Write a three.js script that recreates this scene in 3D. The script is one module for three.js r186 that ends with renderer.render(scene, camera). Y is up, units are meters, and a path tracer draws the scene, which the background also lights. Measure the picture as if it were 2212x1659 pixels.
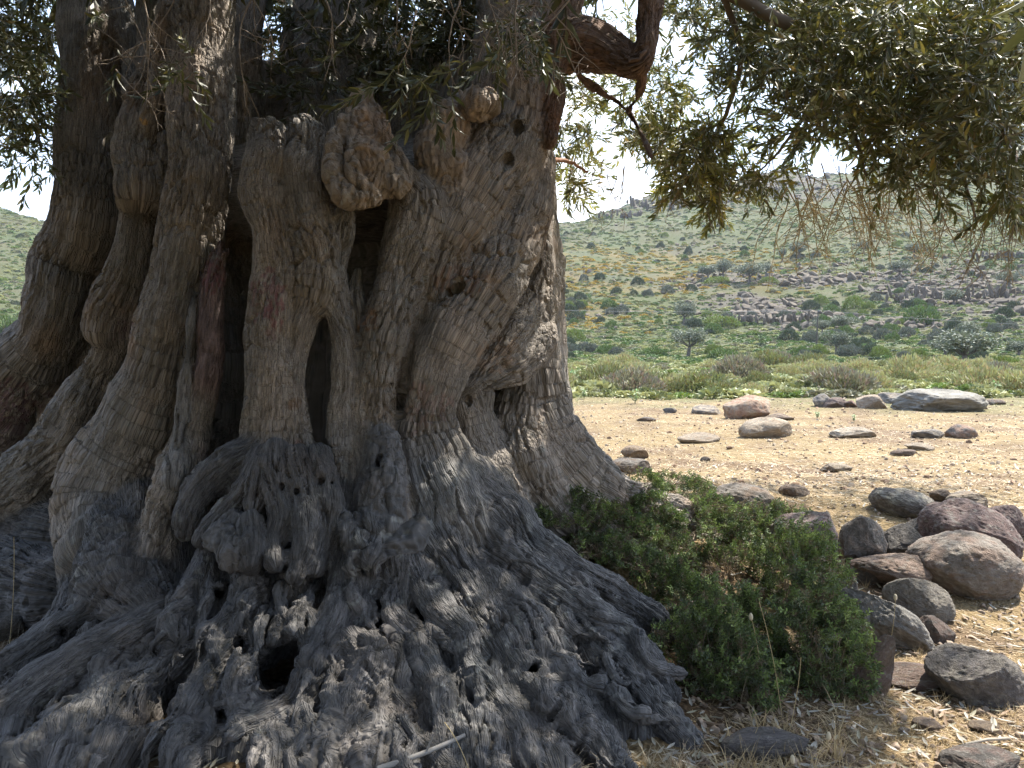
import * as THREE from 'three';
import { mergeGeometries } from 'three/addons/utils/BufferGeometryUtils.js';

// ------------------------------------------------------------------ camera, sky, sun, exposure
const scene = new THREE.Scene();
const EYE = new THREE.Vector3(0, 1.5, 0), FY = 1863, CU = 1106, CV = 829.5, PITCH = Math.atan((829.5 - 745) / 1863);
const camera = new THREE.PerspectiveCamera(48, 4 / 3, 0.05, 4000);
camera.position.copy(EYE); camera.rotation.x = -PITCH;
const SUN = new THREE.Vector3(0.72, 1.5, -0.78).normalize();
const sun = new THREE.DirectionalLight(new THREE.Color(1.0, 0.94, 0.84), 4.6);
sun.position.copy(SUN).multiplyScalar(60); sun.target.position.set(0, 0, -5);
sun.castShadow = true; sun.shadow.mapSize.set(4096, 4096); sun.shadow.radius = 1.2;
Object.assign(sun.shadow.camera, { left: -30, right: 30, top: 30, bottom: -30, near: 1, far: 140 });
scene.add(sun, sun.target);
const renderer = new THREE.WebGLRenderer({ antialias: true });
renderer.toneMapping = THREE.LinearToneMapping;
renderer.toneMappingExposure = 2.95;
renderer.shadowMap.enabled = true;

scene.fog = new THREE.FogExp2(new THREE.Color().setRGB(.80, .88, 1.0), 0.0002);

// ------------------------------------------------------------------ seeded random and noise
function rng(seed) { let s = seed >>> 0; return () => { s = (s + 0x6d2b79f5) | 0; let t = Math.imul(s ^ (s >>> 15), 1 | s); t = (t + Math.imul(t ^ (t >>> 7), 61 | t)) ^ t; return ((t ^ (t >>> 14)) >>> 0) / 4294967296; }; }
const PERM = new Uint8Array(512); { const r = rng(7), p = [...Array(256).keys()]; for (let i = 255; i > 0; i--) { const j = Math.floor(r() * (i + 1)); [p[i], p[j]] = [p[j], p[i]]; } for (let i = 0; i < 512; i++) PERM[i] = p[i & 255]; }
const GX = new Float32Array(256), GY = new Float32Array(256), GZ = new Float32Array(256);
{ const r = rng(11); for (let i = 0; i < 256; i++) { const z = r() * 2 - 1, a = r() * 6.2832, q = Math.sqrt(1 - z * z); GX[i] = q * Math.cos(a); GY[i] = q * Math.sin(a); GZ[i] = z; } }
function noise(x, y, z) {
  const xf = Math.floor(x), yf = Math.floor(y), zf = Math.floor(z); x -= xf; y -= yf; z -= zf;
  const X = xf & 255, Y = yf & 255, Z = zf & 255, u = x * x * x * (x * (x * 6 - 15) + 10), v = y * y * y * (y * (y * 6 - 15) + 10), w = z * z * z * (z * (z * 6 - 15) + 10);
  const A = PERM[X] + Y, AA = PERM[A] + Z, AB = PERM[A + 1] + Z, B = PERM[X + 1] + Y, BA = PERM[B] + Z, BB = PERM[B + 1] + Z;
  const g = (h, a, b, c) => GX[h] * a + GY[h] * b + GZ[h] * c;
  const a0 = g(PERM[AA], x, y, z), a1 = g(PERM[BA], x - 1, y, z), a2 = g(PERM[AB], x, y - 1, z), a3 = g(PERM[BB], x - 1, y - 1, z);
  const b0 = g(PERM[AA + 1], x, y, z - 1), b1 = g(PERM[BA + 1], x - 1, y, z - 1), b2 = g(PERM[AB + 1], x, y - 1, z - 1), b3 = g(PERM[BB + 1], x - 1, y - 1, z - 1);
  const c0 = a0 + u * (a1 - a0), c1 = a2 + u * (a3 - a2), d0 = b0 + u * (b1 - b0), d1 = b2 + u * (b3 - b2);
  const e = c0 + v * (c1 - c0), f = d0 + v * (d1 - d0); return (e + w * (f - e)) * 1.5;
}
function fbm(x, y, z, n = 4) { let s = 0, a = 0.5; for (let i = 0; i < n; i++) { s += a * noise(x, y, z); x = x * 2.03 + 3.1; y = y * 2.03 + 1.7; z = z * 2.03 + 5.3; a *= 0.5; } return s; }
const ridge = (x, y, z) => 1 - Math.abs(noise(x, y, z)) * 1.6;
const hash2 = (i, j) => { let h = Math.imul(i, 374761393) + Math.imul(j, 668265263) | 0; h = Math.imul(h ^ (h >>> 13), 1274126177); return ((h ^ (h >>> 16)) >>> 0) / 4294967296; };
function worley(x, y, px = 0, py = 0) { // F2 - F1
  const X = Math.floor(x), Y = Math.floor(y); let f1 = 9, f2 = 9, id = 0;
  for (let j = -1; j <= 1; j++) for (let i = -1; i <= 1; i++) {
    let cx = X + i, cy = Y + j; const wx = px ? ((cx % px) + px) % px : cx, wy = py ? ((cy % py) + py) % py : cy;
    const dx = cx + hash2(wx, wy) - x, dy = cy + hash2(wx + 7919, wy + 104729) - y, d = dx * dx + dy * dy;
    if (d < f1) { f2 = f1; f1 = d; id = wx * 31 + wy * 17; } else if (d < f2) f2 = d;
  }
  return [Math.sqrt(f2) - Math.sqrt(f1), id];
}
const clamp = (x, a = 0, b = 1) => Math.min(b, Math.max(a, x)), lerp = (a, b, t) => a + (b - a) * t, smooth = (a, b, x) => { const t = clamp((x - a) / (b - a)); return t * t * (3 - 2 * t); };
function curve(x, pts) { if (x <= pts[0][0]) return pts[0][1]; for (let i = 1; i < pts.length; i++) if (x <= pts[i][0]) { const [a, b] = pts[i - 1], [c, d] = pts[i]; return b + (d - b) * (x - a) / (c - a); } return pts[pts.length - 1][1]; }

// ------------------------------------------------------------------ pixel of the photograph (2212 wide) + depth -> place
const CP = Math.cos(PITCH), SP = Math.sin(PITCH);
function P(u, v, d) { const x = (u - CU) / FY * d, y = -(v - CV) / FY * d; return new THREE.Vector3(EYE.x + x, EYE.y + y * CP - d * SP, EYE.z - y * SP - d * CP); }
function pix(p) { const y = p.y - EYE.y, z = p.z; const d = -(z * CP + y * SP), yy = y * CP - z * SP; return [CU + (p.x) / d * FY, CV - yy / d * FY, d]; }

// ------------------------------------------------------------------ sky
{
  const W = 1024, H = 512, data = new Float32Array(W * H * 4);
  for (let j = 0; j < H; j++) for (let i = 0; i < W; i++) {
    const el = ((j + 0.5) / H - 0.5) * Math.PI, az = ((i + 0.5) / W - 0.5) * 2 * Math.PI;
    const y = Math.sin(el), x = Math.cos(el) * Math.cos(az), z = Math.cos(el) * Math.sin(az), c = x * SUN.x + y * SUN.y + z * SUN.z;
    const h = Math.max(y, 0), t = Math.pow(1 - h, 3.2), glow = Math.pow(Math.max(0, (c + 1) / 2), 5);
    let r = lerp(0.14, 0.78, t), g = lerp(0.29, 0.88, t), b = lerp(0.62, 1.0, t);
    r += glow * 0.42; g += glow * 0.45; b += glow * 0.47;
    const k = 1 / (0.25 + h), cl = smooth(0.02, 0.38, fbm(x * k * 1.1 + 4, 2.2, z * k * 1.1 + 9, 5) + 0.13 * c + 0.02) * smooth(0.0, 0.12, h) * 0.8;
    r = lerp(r, 1.15, cl); g = lerp(g, 1.17, cl); b = lerp(b, 1.2, cl);
    const q = (j * W + i) * 4; data[q] = r; data[q + 1] = g; data[q + 2] = b; data[q + 3] = 1;
  }
  const t = new THREE.DataTexture(data, W, H, THREE.RGBAFormat, THREE.FloatType);
  t.mapping = THREE.EquirectangularReflectionMapping; t.magFilter = THREE.LinearFilter; t.minFilter = THREE.LinearFilter; t.needsUpdate = true;
  scene.background = t; scene.environment = t;
}

// ------------------------------------------------------------------ naming helpers
const used = new Map();
function numbered(n) { const k = used.get(n) || 0; used.set(n, k + 1); return k ? n + '_' + String(k).padStart(3, '0') : n; }
function tag(o, label, category, group, kind) { const u = {}; if (label) u.label = label; if (category) u.category = category; if (group) u.group = group; if (kind) u.kind = kind; o.userData = u; return o; }
function add(o, name, parent = scene) { o.name = parent === scene ? numbered(name) : name; o.traverse((m) => { m.castShadow = m.receiveShadow = true; }); parent.add(o); return o; }
const C = (r, g, b) => new THREE.Color().setRGB(r, g, b);
function tex(n, f, srgb, rep) { // f(x, y in 0..1) -> [r, g, b] or grey, 0..1
  const d = new Uint8Array(n * n * 4);
  for (let j = 0; j < n; j++) for (let i = 0; i < n; i++) { const c = f(i / n, j / n), q = (j * n + i) * 4; if (typeof c === 'number') { d[q] = d[q + 1] = d[q + 2] = clamp(c) * 255; } else { d[q] = clamp(c[0]) * 255; d[q + 1] = clamp(c[1]) * 255; d[q + 2] = clamp(c[2]) * 255; } d[q + 3] = 255; }
  const t = new THREE.DataTexture(d, n, n); t.wrapS = t.wrapT = THREE.RepeatWrapping; t.magFilter = THREE.LinearFilter; t.minFilter = THREE.LinearMipmapLinearFilter; t.generateMipmaps = true;
  if (srgb) t.colorSpace = THREE.SRGBColorSpace; if (rep) t.repeat.set(rep, rep); t.needsUpdate = true; return t;
}
// tileable noise on the unit square: a torus in the noise's space
function tile(x, y, fx, fy, seed) { // blends four shifted copies
  const a = noise(x * fx, y * fy, seed), b = noise((x - 1) * fx, y * fy, seed), c = noise(x * fx, (y - 1) * fy, seed), d = noise((x - 1) * fx, (y - 1) * fy, seed);
  const u = smooth(0, 1, x), v = smooth(0, 1, y), w = Math.sqrt((u * u + (1 - u) * (1 - u)) * (v * v + (1 - v) * (1 - v)));
  return ((a * (1 - u) + b * u) * (1 - v) + (c * (1 - u) + d * u) * v) / w;
}

// ------------------------------------------------------------------ terrain
const RIDGE = [[-1500, .11], [-500, .15], [0, .139], [100, .123], [350, .085], [700, .07], [1000, .11], [1185, .1365], [1250, .141], [1300, .152], [1340, .158], [1400, .171], [1500, .177], [1560, .178], [1620, .19], [1680, .193], [1760, .184], [1850, .187], [2000, .198], [2212, .208], [2600, .2], [4200, .1]];
const RISE = [[45, -.0256], [62, -.0225], [80, -.014], [100, .0], [120, .015], [160, .05], [200, .082], [260, .118], [320, .149], [380, .178], [440, .205], [900, .22]];
function terrain(x, z) {
  const r = Math.hypot(x, z), fz = Math.max(-z, 1e-3), u = z < -0.2 * Math.abs(x) ? clamp(CU + FY * x / fz, -1500, 4200) : (x < 0 ? -1500 : 4200);
  // the near ground: low in front, rising to the field behind the tree
  const along = -z - 0.10 * x;
  let near = lerp(-0.13, 0.33, smooth(3.9, 6.9, along + 0.25 * noise(x * 0.5, 3.3, z * 0.5)));
  near += 0.25 * Math.exp(-((x + 0.5) ** 2 + (z + 5.2) ** 2) / 2.2);
  near += 0.2 * Math.exp(-((x - 0.85) ** 2 / .5 + (z + 5.75) ** 2 / .35)); near += 0.05 * noise(x * 0.35, 0.5, z * 0.35) + 0.022 * noise(x * 1.7, 0.1, z * 1.7) * smooth(60, 20, r) + 0.008 * noise(x * 6, 4.1, z * 6) * smooth(25, 8, r);
  if (r < 40) return near;
  const E = curve(u, RIDGE) + 0.0022 * noise(u * 0.02, 1.5, 0) + 0.0014 * noise(u * 0.06, 2.5, 0), T = curve(r, RISE), k = 0.012, hh = clamp(0.5 + 0.5 * (E - T) / k);
  const tan = lerp(E, T, hh) - k * hh * (1 - hh);
  let far = 1.5 + r * tan;
  if (T > E) far -= (r - 200) * Math.max(0, T - E) * 0.6;
  far += smooth(90, 160, r) * (2.2 * noise(x * 0.02, 9, z * 0.02) + 0.9 * noise(x * 0.07, 3, z * 0.07) + 0.35 * noise(x * 0.2, 6, z * 0.2));
  return lerp(near, far, smooth(40, 62, r));
}
function hit(u, v, dmin = 2) { // where the ray of that pixel meets the ground
  const q = P(u, v, 1).sub(EYE); let d = dmin, last = d;
  for (let i = 0; i < 4000; i++) { const p = EYE.clone().addScaledVector(q, d); if (p.y < terrain(p.x, p.z)) break; last = d; d *= 1.006; }
  let lo = last, hi = d; for (let i = 0; i < 20; i++) { const m = (lo + hi) / 2, p = EYE.clone().addScaledVector(q, m); if (p.y < terrain(p.x, p.z)) hi = m; else lo = m; }
  const p = EYE.clone().addScaledVector(q, hi); p.y = terrain(p.x, p.z); p.depth = hi; return p;
}
// how rocky and how yellow the hillside is at a place
function rocky(x, z) {
  const r = Math.hypot(x, z); if (z > -60 || r < 75) return 0;
  const u = CU + FY * x / -z;
  const a = smooth(1380, 1700, u + (r - 140) * 2) * smooth(112, 128, r) * smooth(225, 170, r + 12 * noise(u * .01, 1, 0));
  const b = smooth(1230, 1340, u) * smooth(325, 345, r) * smooth(2100, 1700, u), c = 0.28 * smooth(0.1, 0.5, noise(x * 0.03, 7, z * 0.03));
  return clamp(Math.max(a, b * 0.9, c) * smooth(-0.35, 0.15, noise(x * 0.06, 5, z * 0.06)));
}
const yellow = (x, z) => { const r = Math.hypot(x, z), u = CU + FY * x / -z; return smooth(150, 175, r) * smooth(260, 225, r) * smooth(1900, 1500, u) * smooth(1000, 1150, u) + 0.8 * smooth(110, 125, r) * smooth(165, 140, r) * smooth(1500, 1250, u) * smooth(1000, 1150, u); };
{
  const az = []; for (let a = -180; a < -50; a += 4) az.push(a); for (let a = -50; a < 46; a += 0.25) az.push(a); for (let a = 46; a <= 180.1; a += 4) az.push(Math.min(a, 180));
  if (az[az.length - 1] < 180) az.push(180);
  const rad = [0.02, 0.6, 1.2, 1.7]; let rr = 2.1; while (rr < 1500) { rad.push(rr); rr += rr < 12 ? 0.04 + rr * 0.004 : rr * 0.015; }
  const n = az.length, m = rad.length, pos = new Float32Array(n * m * 3), col = new Float32Array(n * m * 3), uv = new Float32Array(n * m * 2), idx = [];
  for (let j = 0; j < m; j++) for (let i = 0; i < n; i++) {
    const a = az[i] * Math.PI / 180, x = rad[j] * Math.sin(a), z = -rad[j] * Math.cos(a), r = rad[j], q = j * n + i, y = terrain(x, z);
    pos.set([x, y, z], q * 3); uv.set([x, z], q * 2);
    // dry straw over red brown earth
    const s = smooth(-0.25, 0.3, fbm(x * 0.9, 1, z * 0.9, 4) + 0.1) , s2 = smooth(-0.1, 0.35, fbm(x * 4.3, 8, z * 4.3, 3));
    let R = lerp(0.30, 0.52, s), G = lerp(0.19, 0.385, s), B = lerp(0.11, 0.205, s); R = lerp(R, 0.58, s2 * .45); G = lerp(G, 0.45, s2 * .45); B = lerp(B, 0.27, s2 * .45);
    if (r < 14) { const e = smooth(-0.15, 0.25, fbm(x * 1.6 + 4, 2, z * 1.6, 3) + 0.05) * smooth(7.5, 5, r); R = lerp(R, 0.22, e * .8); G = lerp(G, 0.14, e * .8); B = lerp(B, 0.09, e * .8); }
    const f = smooth(16, 23, r + 4 * noise(x * 0.22, 2, z * 0.22) + 3 * noise(x * .9, 5, z * .9)); // beyond the field: scrub
    if (f > 0) {
      const g1 = smooth(-0.4, 0.4, fbm(x * 0.08, 4, z * 0.08, 4)), g2 = smooth(-0.2, 0.4, fbm(x * 0.3 + 9, 1, z * 0.3, 3));
      let r2 = lerp(0.18, 0.27, g1), gg = lerp(0.25, 0.25, g1), b2 = lerp(0.05, 0.1, g1); r2 = lerp(r2, 0.15, g2 * .7); gg = lerp(gg, 0.22, g2 * .7); b2 = lerp(b2, 0.055, g2 * .7);
      const far = smooth(70, 40, r); r2 = lerp(r2, 0.42, far); gg = lerp(gg, 0.42, far); b2 = lerp(b2, 0.16, far);
      const yl = yellow(x, z) * smooth(-0.25, 0.3, noise(x * 0.13, 3, z * 0.13)); r2 = lerp(r2, 0.42, yl * .8); gg = lerp(gg, 0.31, yl * .8); b2 = lerp(b2, 0.05, yl * .8);
      const rk = rocky(x, z); r2 = lerp(r2, 0.28, rk); gg = lerp(gg, 0.24, rk); b2 = lerp(b2, 0.2, rk);
      R = lerp(R, r2, f); G = lerp(G, gg, f); B = lerp(B, b2, f);
    }
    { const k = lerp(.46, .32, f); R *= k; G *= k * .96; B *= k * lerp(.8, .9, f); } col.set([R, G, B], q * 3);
    if (j < m - 1 && i < n - 1) idx.push(q, q + 1, q + n, q + 1, q + n + 1, q + n);
  }
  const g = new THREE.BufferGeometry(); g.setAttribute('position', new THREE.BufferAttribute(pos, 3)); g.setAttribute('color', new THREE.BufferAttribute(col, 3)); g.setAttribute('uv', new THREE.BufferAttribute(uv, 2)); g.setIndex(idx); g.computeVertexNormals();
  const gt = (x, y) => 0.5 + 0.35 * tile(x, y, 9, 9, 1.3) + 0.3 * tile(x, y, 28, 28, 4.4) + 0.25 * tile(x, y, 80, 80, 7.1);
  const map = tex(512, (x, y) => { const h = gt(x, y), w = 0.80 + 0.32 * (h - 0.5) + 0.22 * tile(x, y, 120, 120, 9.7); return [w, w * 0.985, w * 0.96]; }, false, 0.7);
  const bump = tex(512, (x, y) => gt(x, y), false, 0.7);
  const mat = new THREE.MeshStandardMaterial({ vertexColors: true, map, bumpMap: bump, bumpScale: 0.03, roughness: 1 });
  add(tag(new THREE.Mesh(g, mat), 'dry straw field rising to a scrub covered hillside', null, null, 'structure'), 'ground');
}

// ------------------------------------------------------------------ the old olive tree: wood
const VD = [[0, 4.62], [300, 4.55], [700, 4.45], [960, 4.42], [1050, 4.33], [1150, 4.22], [1250, 4.05], [1350, 3.86], [1450, 3.66], [1550, 3.45], [1660, 3.2], [1800, 2.95]];
const VC = [[0, 1.05], [900, 1.0], [1050, 0.75], [1200, 0.35], [1350, 0.12], [1700, 0.0]];
const DU = (u, v) => curve(v, VD) + curve(v, VC) * ((u - 690) / 620) ** 2;
// chains: part name, look, colour key, blend, nodes [u, v, radius in pixels, offset in metres from the trunk's front]
const CH = [];
const chain = (part, look, tone, k, nodes, o = {}) => CH.push({ part, look, tone, k, nodes, ...o });
// left group
chain('stem', 'bark', 'dark', .03, [[215, -260, 80, .3], [205, -40, 72, .2], [200, 120, 66, .1], [198, 260, 64, .05], [193, 400, 72, 0], [182, 500, 78, 0], [150, 570, 76, .05], [140, 620, 74, 0], [118, 710, 72, 0], [60, 800, 90, 0], [-20, 890, 105, 0], [-110, 985, 120, 0], [-220, 1100, 120, 0]]);
chain('stem', 'bark', 'dark', .022, [[330, 150, 30, .12], [315, 220, 40, .08], [300, 300, 50, .02], [300, 375, 55, -.04], [302, 415, 54, -.07], [298, 455, 40, .0], [288, 520, 40, 0], [272, 600, 46, -.02], [245, 660, 56, -.06], [232, 700, 52, -.08], [236, 745, 38, -.02], [215, 800, 42, -.03], [180, 870, 52, -.08], [140, 950, 60, -.1], [70, 1020, 66, -.12], [-20, 1075, 62, -.12], [-120, 1120, 66, -.1]]);
chain('stem', 'bark', 'dark', .03, [[420, -260, 85, .25], [425, -40, 80, .15], [432, 120, 74, .1], [434, 240, 72, .05], [434, 350, 66, .02], [422, 480, 68, 0], [402, 600, 76, -.02], [378, 720, 80, -.04], [352, 830, 92, -.05], [310, 940, 108, -.05], [262, 1040, 118, 0], [230, 1120, 105, .05], [215, 1200, 85, .05]]);
chain('stem', 'wood', 'red', .012, [[476, 526, 7, .02], [466, 570, 22, 0], [458, 640, 30, -.02], [452, 730, 28, -.04], [442, 820, 26, -.04], [430, 890, 24, 0]]);
chain('stem', 'bark', 'dark', .02, [[438, 800, 26, -.03], [425, 900, 36, -.05], [404, 980, 46, -.06], [380, 1060, 52, -.06], [350, 1130, 50, -.02], [330, 1200, 46, .02]]);
chain('stem', 'wood', 'red', .008, [[490, 540, 5, .04], [484, 600, 8, .04], [466, 700, 8, .04], [450, 800, 9, .03], [438, 900, 10, .02], [430, 985, 14, 0]]);
chain('stem', 'wood', 'grey', .008, [[420, 630, 5, -.1], [412, 690, 9, -.12], [406, 770, 9, -.13], [396, 850, 16, -.14], [398, 900, 20, -.14], [392, 960, 22, -.14], [380, 1040, 26, -.12]]);
chain('branch', 'bark', 'brown', .01, [[362, -160, 18, -.05], [356, 0, 18, -.05], [345, 120, 17, -.03], [336, 230, 19, .0], [325, 290, 18, .05]]);
chain('stem', 'bark', 'dark', .02, [[352, 300, 12, .1], [350, 360, 18, .08], [362, 430, 22, .1], [368, 520, 16, .1]]);
chain('branch', 'wood', 'dark', .01, [[250, -60, 26, .35], [275, 60, 26, .35], [285, 160, 22, .3], [300, 230, 22, .15]]);
chain('branch', 'wood', 'dark', .01, [[320, -60, 30, .3], [325, 40, 26, .3], [318, 150, 24, .2]]);
// behind: the shell that closes the hollow
for (const [u, top, r, d] of [[275, 400, 150, 1.3], [400, 260, 200, 1.5], [560, 260, 160, 1.75], [720, 240, 180, 1.7], [900, 240, 190, 1.45], [1050, 240, 170, 1.1]]) chain('stem', 'bark', 'dark', .05, [[u, top, r * .8, d], [u, 650, r, d], [u, 900, r * 1.1, d - .1], [u + (u - 690) * .15, 1200, r * 1.2, d - .2]], { abs: true, shell: true });
chain('stem', 'bark', 'dark', .03, [[560, -250, 60, 1.3], [525, -40, 50, 1.2], [520, 120, 44, 1.1], [512, 260, 40, 1.05], [512, 340, 30, 1.15]]);
chain('stem', 'bark', 'dark', .03, [[760, -250, 100, 1.5], [740, -20, 100, 1.5], [720, 150, 110, 1.4], [740, 330, 120, 1.2]]);
chain('root', 'wood', 'slate', .04, [[-170, 1120, 110, .55], [10, 1135, 110, .5], [150, 1160, 90, .42]]);  // added filler wood, closes the open recess under the left roots to darken it
chain('root', 'wood', 'slate', .04, [[-190, 1260, 120, .62], [0, 1270, 120, .58], [140, 1290, 100, .48]]);  // lower row of the same added filler
chain('stem', 'bark', 'dark', .05, [[430, 430, 110, 1.35], [560, 415, 110, 1.15], [700, 415, 110, 1.05], [850, 415, 110, 1.0], [1000, 410, 110, .8]], { shell: true });  // added cap inside the trunk, keeps light from above out of the hollow
for (const [u, v, r, o] of [[215, 480, 80, .55], [250, 480, 90, .95], [1110, 300, 80, .45], [1095, 300, 90, .8]]) chain('stem', 'bark', 'dark', .05, [[u, v, r, o], [u + (u < 500 ? -10 : 5), 700, r, o], [u + (u < 500 ? -40 : 15), 900, r * 1.1, o], [u + (u < 500 ? -70 : 30), 1150, r * 1.2, o]], { shell: true });  // added side walls, stop light leaking into the hollow
chain('stem', 'bark', 'dark', .04, [[610, 405, 80, .42], [700, 400, 80, .45], [830, 405, 80, .45], [960, 400, 80, .4]], { shell: true });  // second added cap, blocks light coming in over the front strands
// middle stalk
chain('stem', 'bark', 'pale', .03, [[572, 302, 40, .06], [590, 325, 54, .0], [580, 420, 58, -.02], [596, 500, 54, -.02], [605, 580, 59, 0], [596, 680, 62, -.02], [596, 780, 63, -.02], [594, 870, 67, -.03], [590, 960, 72, -.03], [580, 1040, 80, .03]]);
chain('stem', 'bark', 'pale', .011, [[655, 268, 26, .08], [672, 300, 44, .02], [660, 380, 46, -.02], [668, 460, 54, -.02], [690, 540, 54, -.02], [692, 620, 50, -.02], [662, 690, 32, 0], [640, 780, 27, .01], [636, 880, 28, .01], [638, 970, 38, 0], [650, 1040, 40, 0]]);
chain('stem', 'bark', 'pale', .02, [[735, 470, 34, .02], [730, 540, 30, .03], [715, 610, 36, 0], [728, 680, 26, .02], [748, 740, 28, .02], [750, 820, 30, .02], [747, 900, 32, .02], [752, 975, 40, .02], [752, 1060, 44, .04]]);
// the knob like a beast's head
chain('burl', 'smooth', 'warm', .014, [[792, 186, 12, .12], [786, 225, 26, .1], [776, 270, 34, .06], [760, 310, 30, .02]]);
chain('burl', 'smooth', 'warm', .018, [[772, 285, 36, .06], [782, 330, 50, .0], [800, 362, 52, -.05], [812, 395, 40, -.07], [802, 415, 28, -.07]]);
chain('burl', 'smooth', 'warm', .012, [[742, 262, 14, .04], [722, 300, 18, -.02], [716, 345, 20, -.07], [722, 385, 22, -.1], [742, 420, 24, -.12], [775, 432, 22, -.13], [810, 428, 20, -.12]]);
chain('burl', 'smooth', 'warm', .012, [[812, 228, 12, .1], [822, 262, 15, .04], [838, 300, 18, -.01], [858, 340, 22, -.04], [868, 375, 26, -.05], [850, 405, 28, -.09]]);
chain('burl', 'smooth', 'warm', .012, [[756, 340, 12, -.09], [770, 385, 18, -.12], [790, 412, 18, -.12]]);
chain('burl', 'wood', 'warm', .016, [[868, 350, 18, .0], [880, 395, 34, -.02], [905, 440, 50, .0]]);
// central strand right of the long hole
chain('stem', 'bark', 'pale', .013, [[868, 395, 42, .05], [905, 455, 70, .0], [888, 530, 64, 0], [862, 620, 62, 0], [838, 710, 56, -.01], [822, 800, 48, 0], [816, 880, 44, 0], [814, 950, 44, -.03], [826, 1020, 52, -.06], [832, 1090, 62, -.06], [838, 1150, 66, -.03]]);
chain('stem', 'bark', 'pale', .015, [[798, 700, 20, .02], [790, 780, 22, .03], [786, 860, 22, .03], [780, 930, 26, .03], [778, 990, 30, .03]]);
chain('stem', 'wood', 'brown', .012, [[770, 590, 14, .16], [764, 640, 20, .12], [770, 690, 24, .1], [772, 740, 24, .1]]);
// right mass
chain('stem', 'bark', 'pale', .04, [[1150, -260, 110, .1], [1125, -60, 95, .1], [1110, 80, 84, .05], [1100, 200, 84, 0], [1085, 310, 98, -.02], [1036, 400, 96, -.02], [990, 480, 84, .0], [950, 570, 66, .03], [925, 660, 54, .06], [905, 760, 46, .08], [900, 850, 48, .08]]);
chain('stem', 'wood', 'grey', .03, [[900, 960, 50, .02], [925, 1010, 80, -.03], [950, 1080, 100, -.06], [985, 1160, 100, 0]]);
chain('burl', 'smooth', 'warm', .03, [[990, 225, 26, .05], [966, 280, 48, .0], [945, 330, 48, -.01], [960, 380, 60, 0], [980, 440, 60, .02]]);
chain('burl', 'smooth', 'warm', .016, [[1030, 225, 36, -.16], [1052, 222, 34, -.17]]);
chain('stem', 'bark', 'pale', .02, [[1152, 200, 30, .1], [1155, 300, 40, .08], [1140, 400, 58, .02], [1112, 480, 74, -.04], [1076, 560, 86, -.08], [1030, 640, 86, -.1], [984, 720, 76, -.1], [948, 800, 66, -.08], [926, 880, 60, -.06], [924, 940, 70, -.05], [945, 1010, 84, -.05]]);
chain('stem', 'bark', 'pale', .012, [[1166, 540, 26, .06], [1158, 620, 36, .02], [1134, 690, 44, -.03], [1096, 745, 42, -.05], [1056, 792, 32, -.05], [1020, 828, 20, -.04], [998, 848, 10, -.01]]);
chain('stem', 'bark', 'pale', .014, [[1172, 650, 26, .02], [1160, 730, 40, -.04], [1126, 785, 36, -.07], [1082, 815, 24, -.05], [1050, 835, 12, .0]]);
chain('stem', 'bark', 'brown', .03, [[985, 800, 40, .1], [1000, 880, 60, .08], [1020, 960, 70, .07], [1050, 1040, 70, .08], [1090, 1110, 70, .1]]);
chain('stem', 'bark', 'brown', .03, [[1178, 230, 16, .3], [1160, 330, 32, .2], [1152, 440, 34, .15], [1150, 560, 36, .12], [1156, 660, 46, .08], [1150, 760, 56, .08], [1150, 850, 74, .05], [1166, 930, 88, .05], [1210, 1000, 88, .05], [1270, 1050, 76, .1], [1345, 1086, 60, .12], [1425, 1098, 40, .2], [1500, 1125, 26, .34]]);
chain('stem', 'bark', 'brown', .03, [[1190, 1060, 80, .2], [1260, 1110, 76, .24], [1320, 1150, 66, .3], [1370, 1175, 50, .45]]);
chain('stem', 'bark', 'brown', .03, [[1130, 840, 50, .05], [1120, 920, 66, .05], [1130, 1000, 70, .05], [1170, 1070, 60, .12], [1210, 1120, 50, .2]]);
chain('stem', 'wood', 'pale', .012, [[1060, 815, 6, -.02], [1052, 860, 16, .02], [1042, 920, 30, .04], [1050, 990, 42, .05], [1075, 1060, 50, .1], [1100, 1130, 50, .1]]);
chain('limb', 'bark', 'orange', .03, [[1120, 60, 60, .6], [1200, 95, 62, .6], [1280, 100, 56, .5], [1340, 122, 40, .4], [1378, 132, 32, .3], [1394, 100, 27, .3], [1402, 30, 26, .3], [1408, -80, 30, .3], [1430, -260, 30, .3]], { abs: true });
chain('limb', 'bark', 'orange', .03, [[1230, -160, 70, .7], [1205, -20, 60, .7], [1196, 80, 50, .6], [1190, 180, 32, .5], [1178, 300, 22, .45]], { abs: true });
chain('branch', 'bark', 'orange', .01, [[1240, 150, 7, .6], [1285, 190, 5.5, .7], [1350, 232, 5, .78], [1385, 290, 4, .7], [1405, 340, 3, .6]], { abs: true });
chain('branch', 'bark', 'orange', .01, [[1386, 150, 12, .35], [1380, 200, 9, .5], [1356, 240, 8, .7]], { abs: true });
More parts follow.
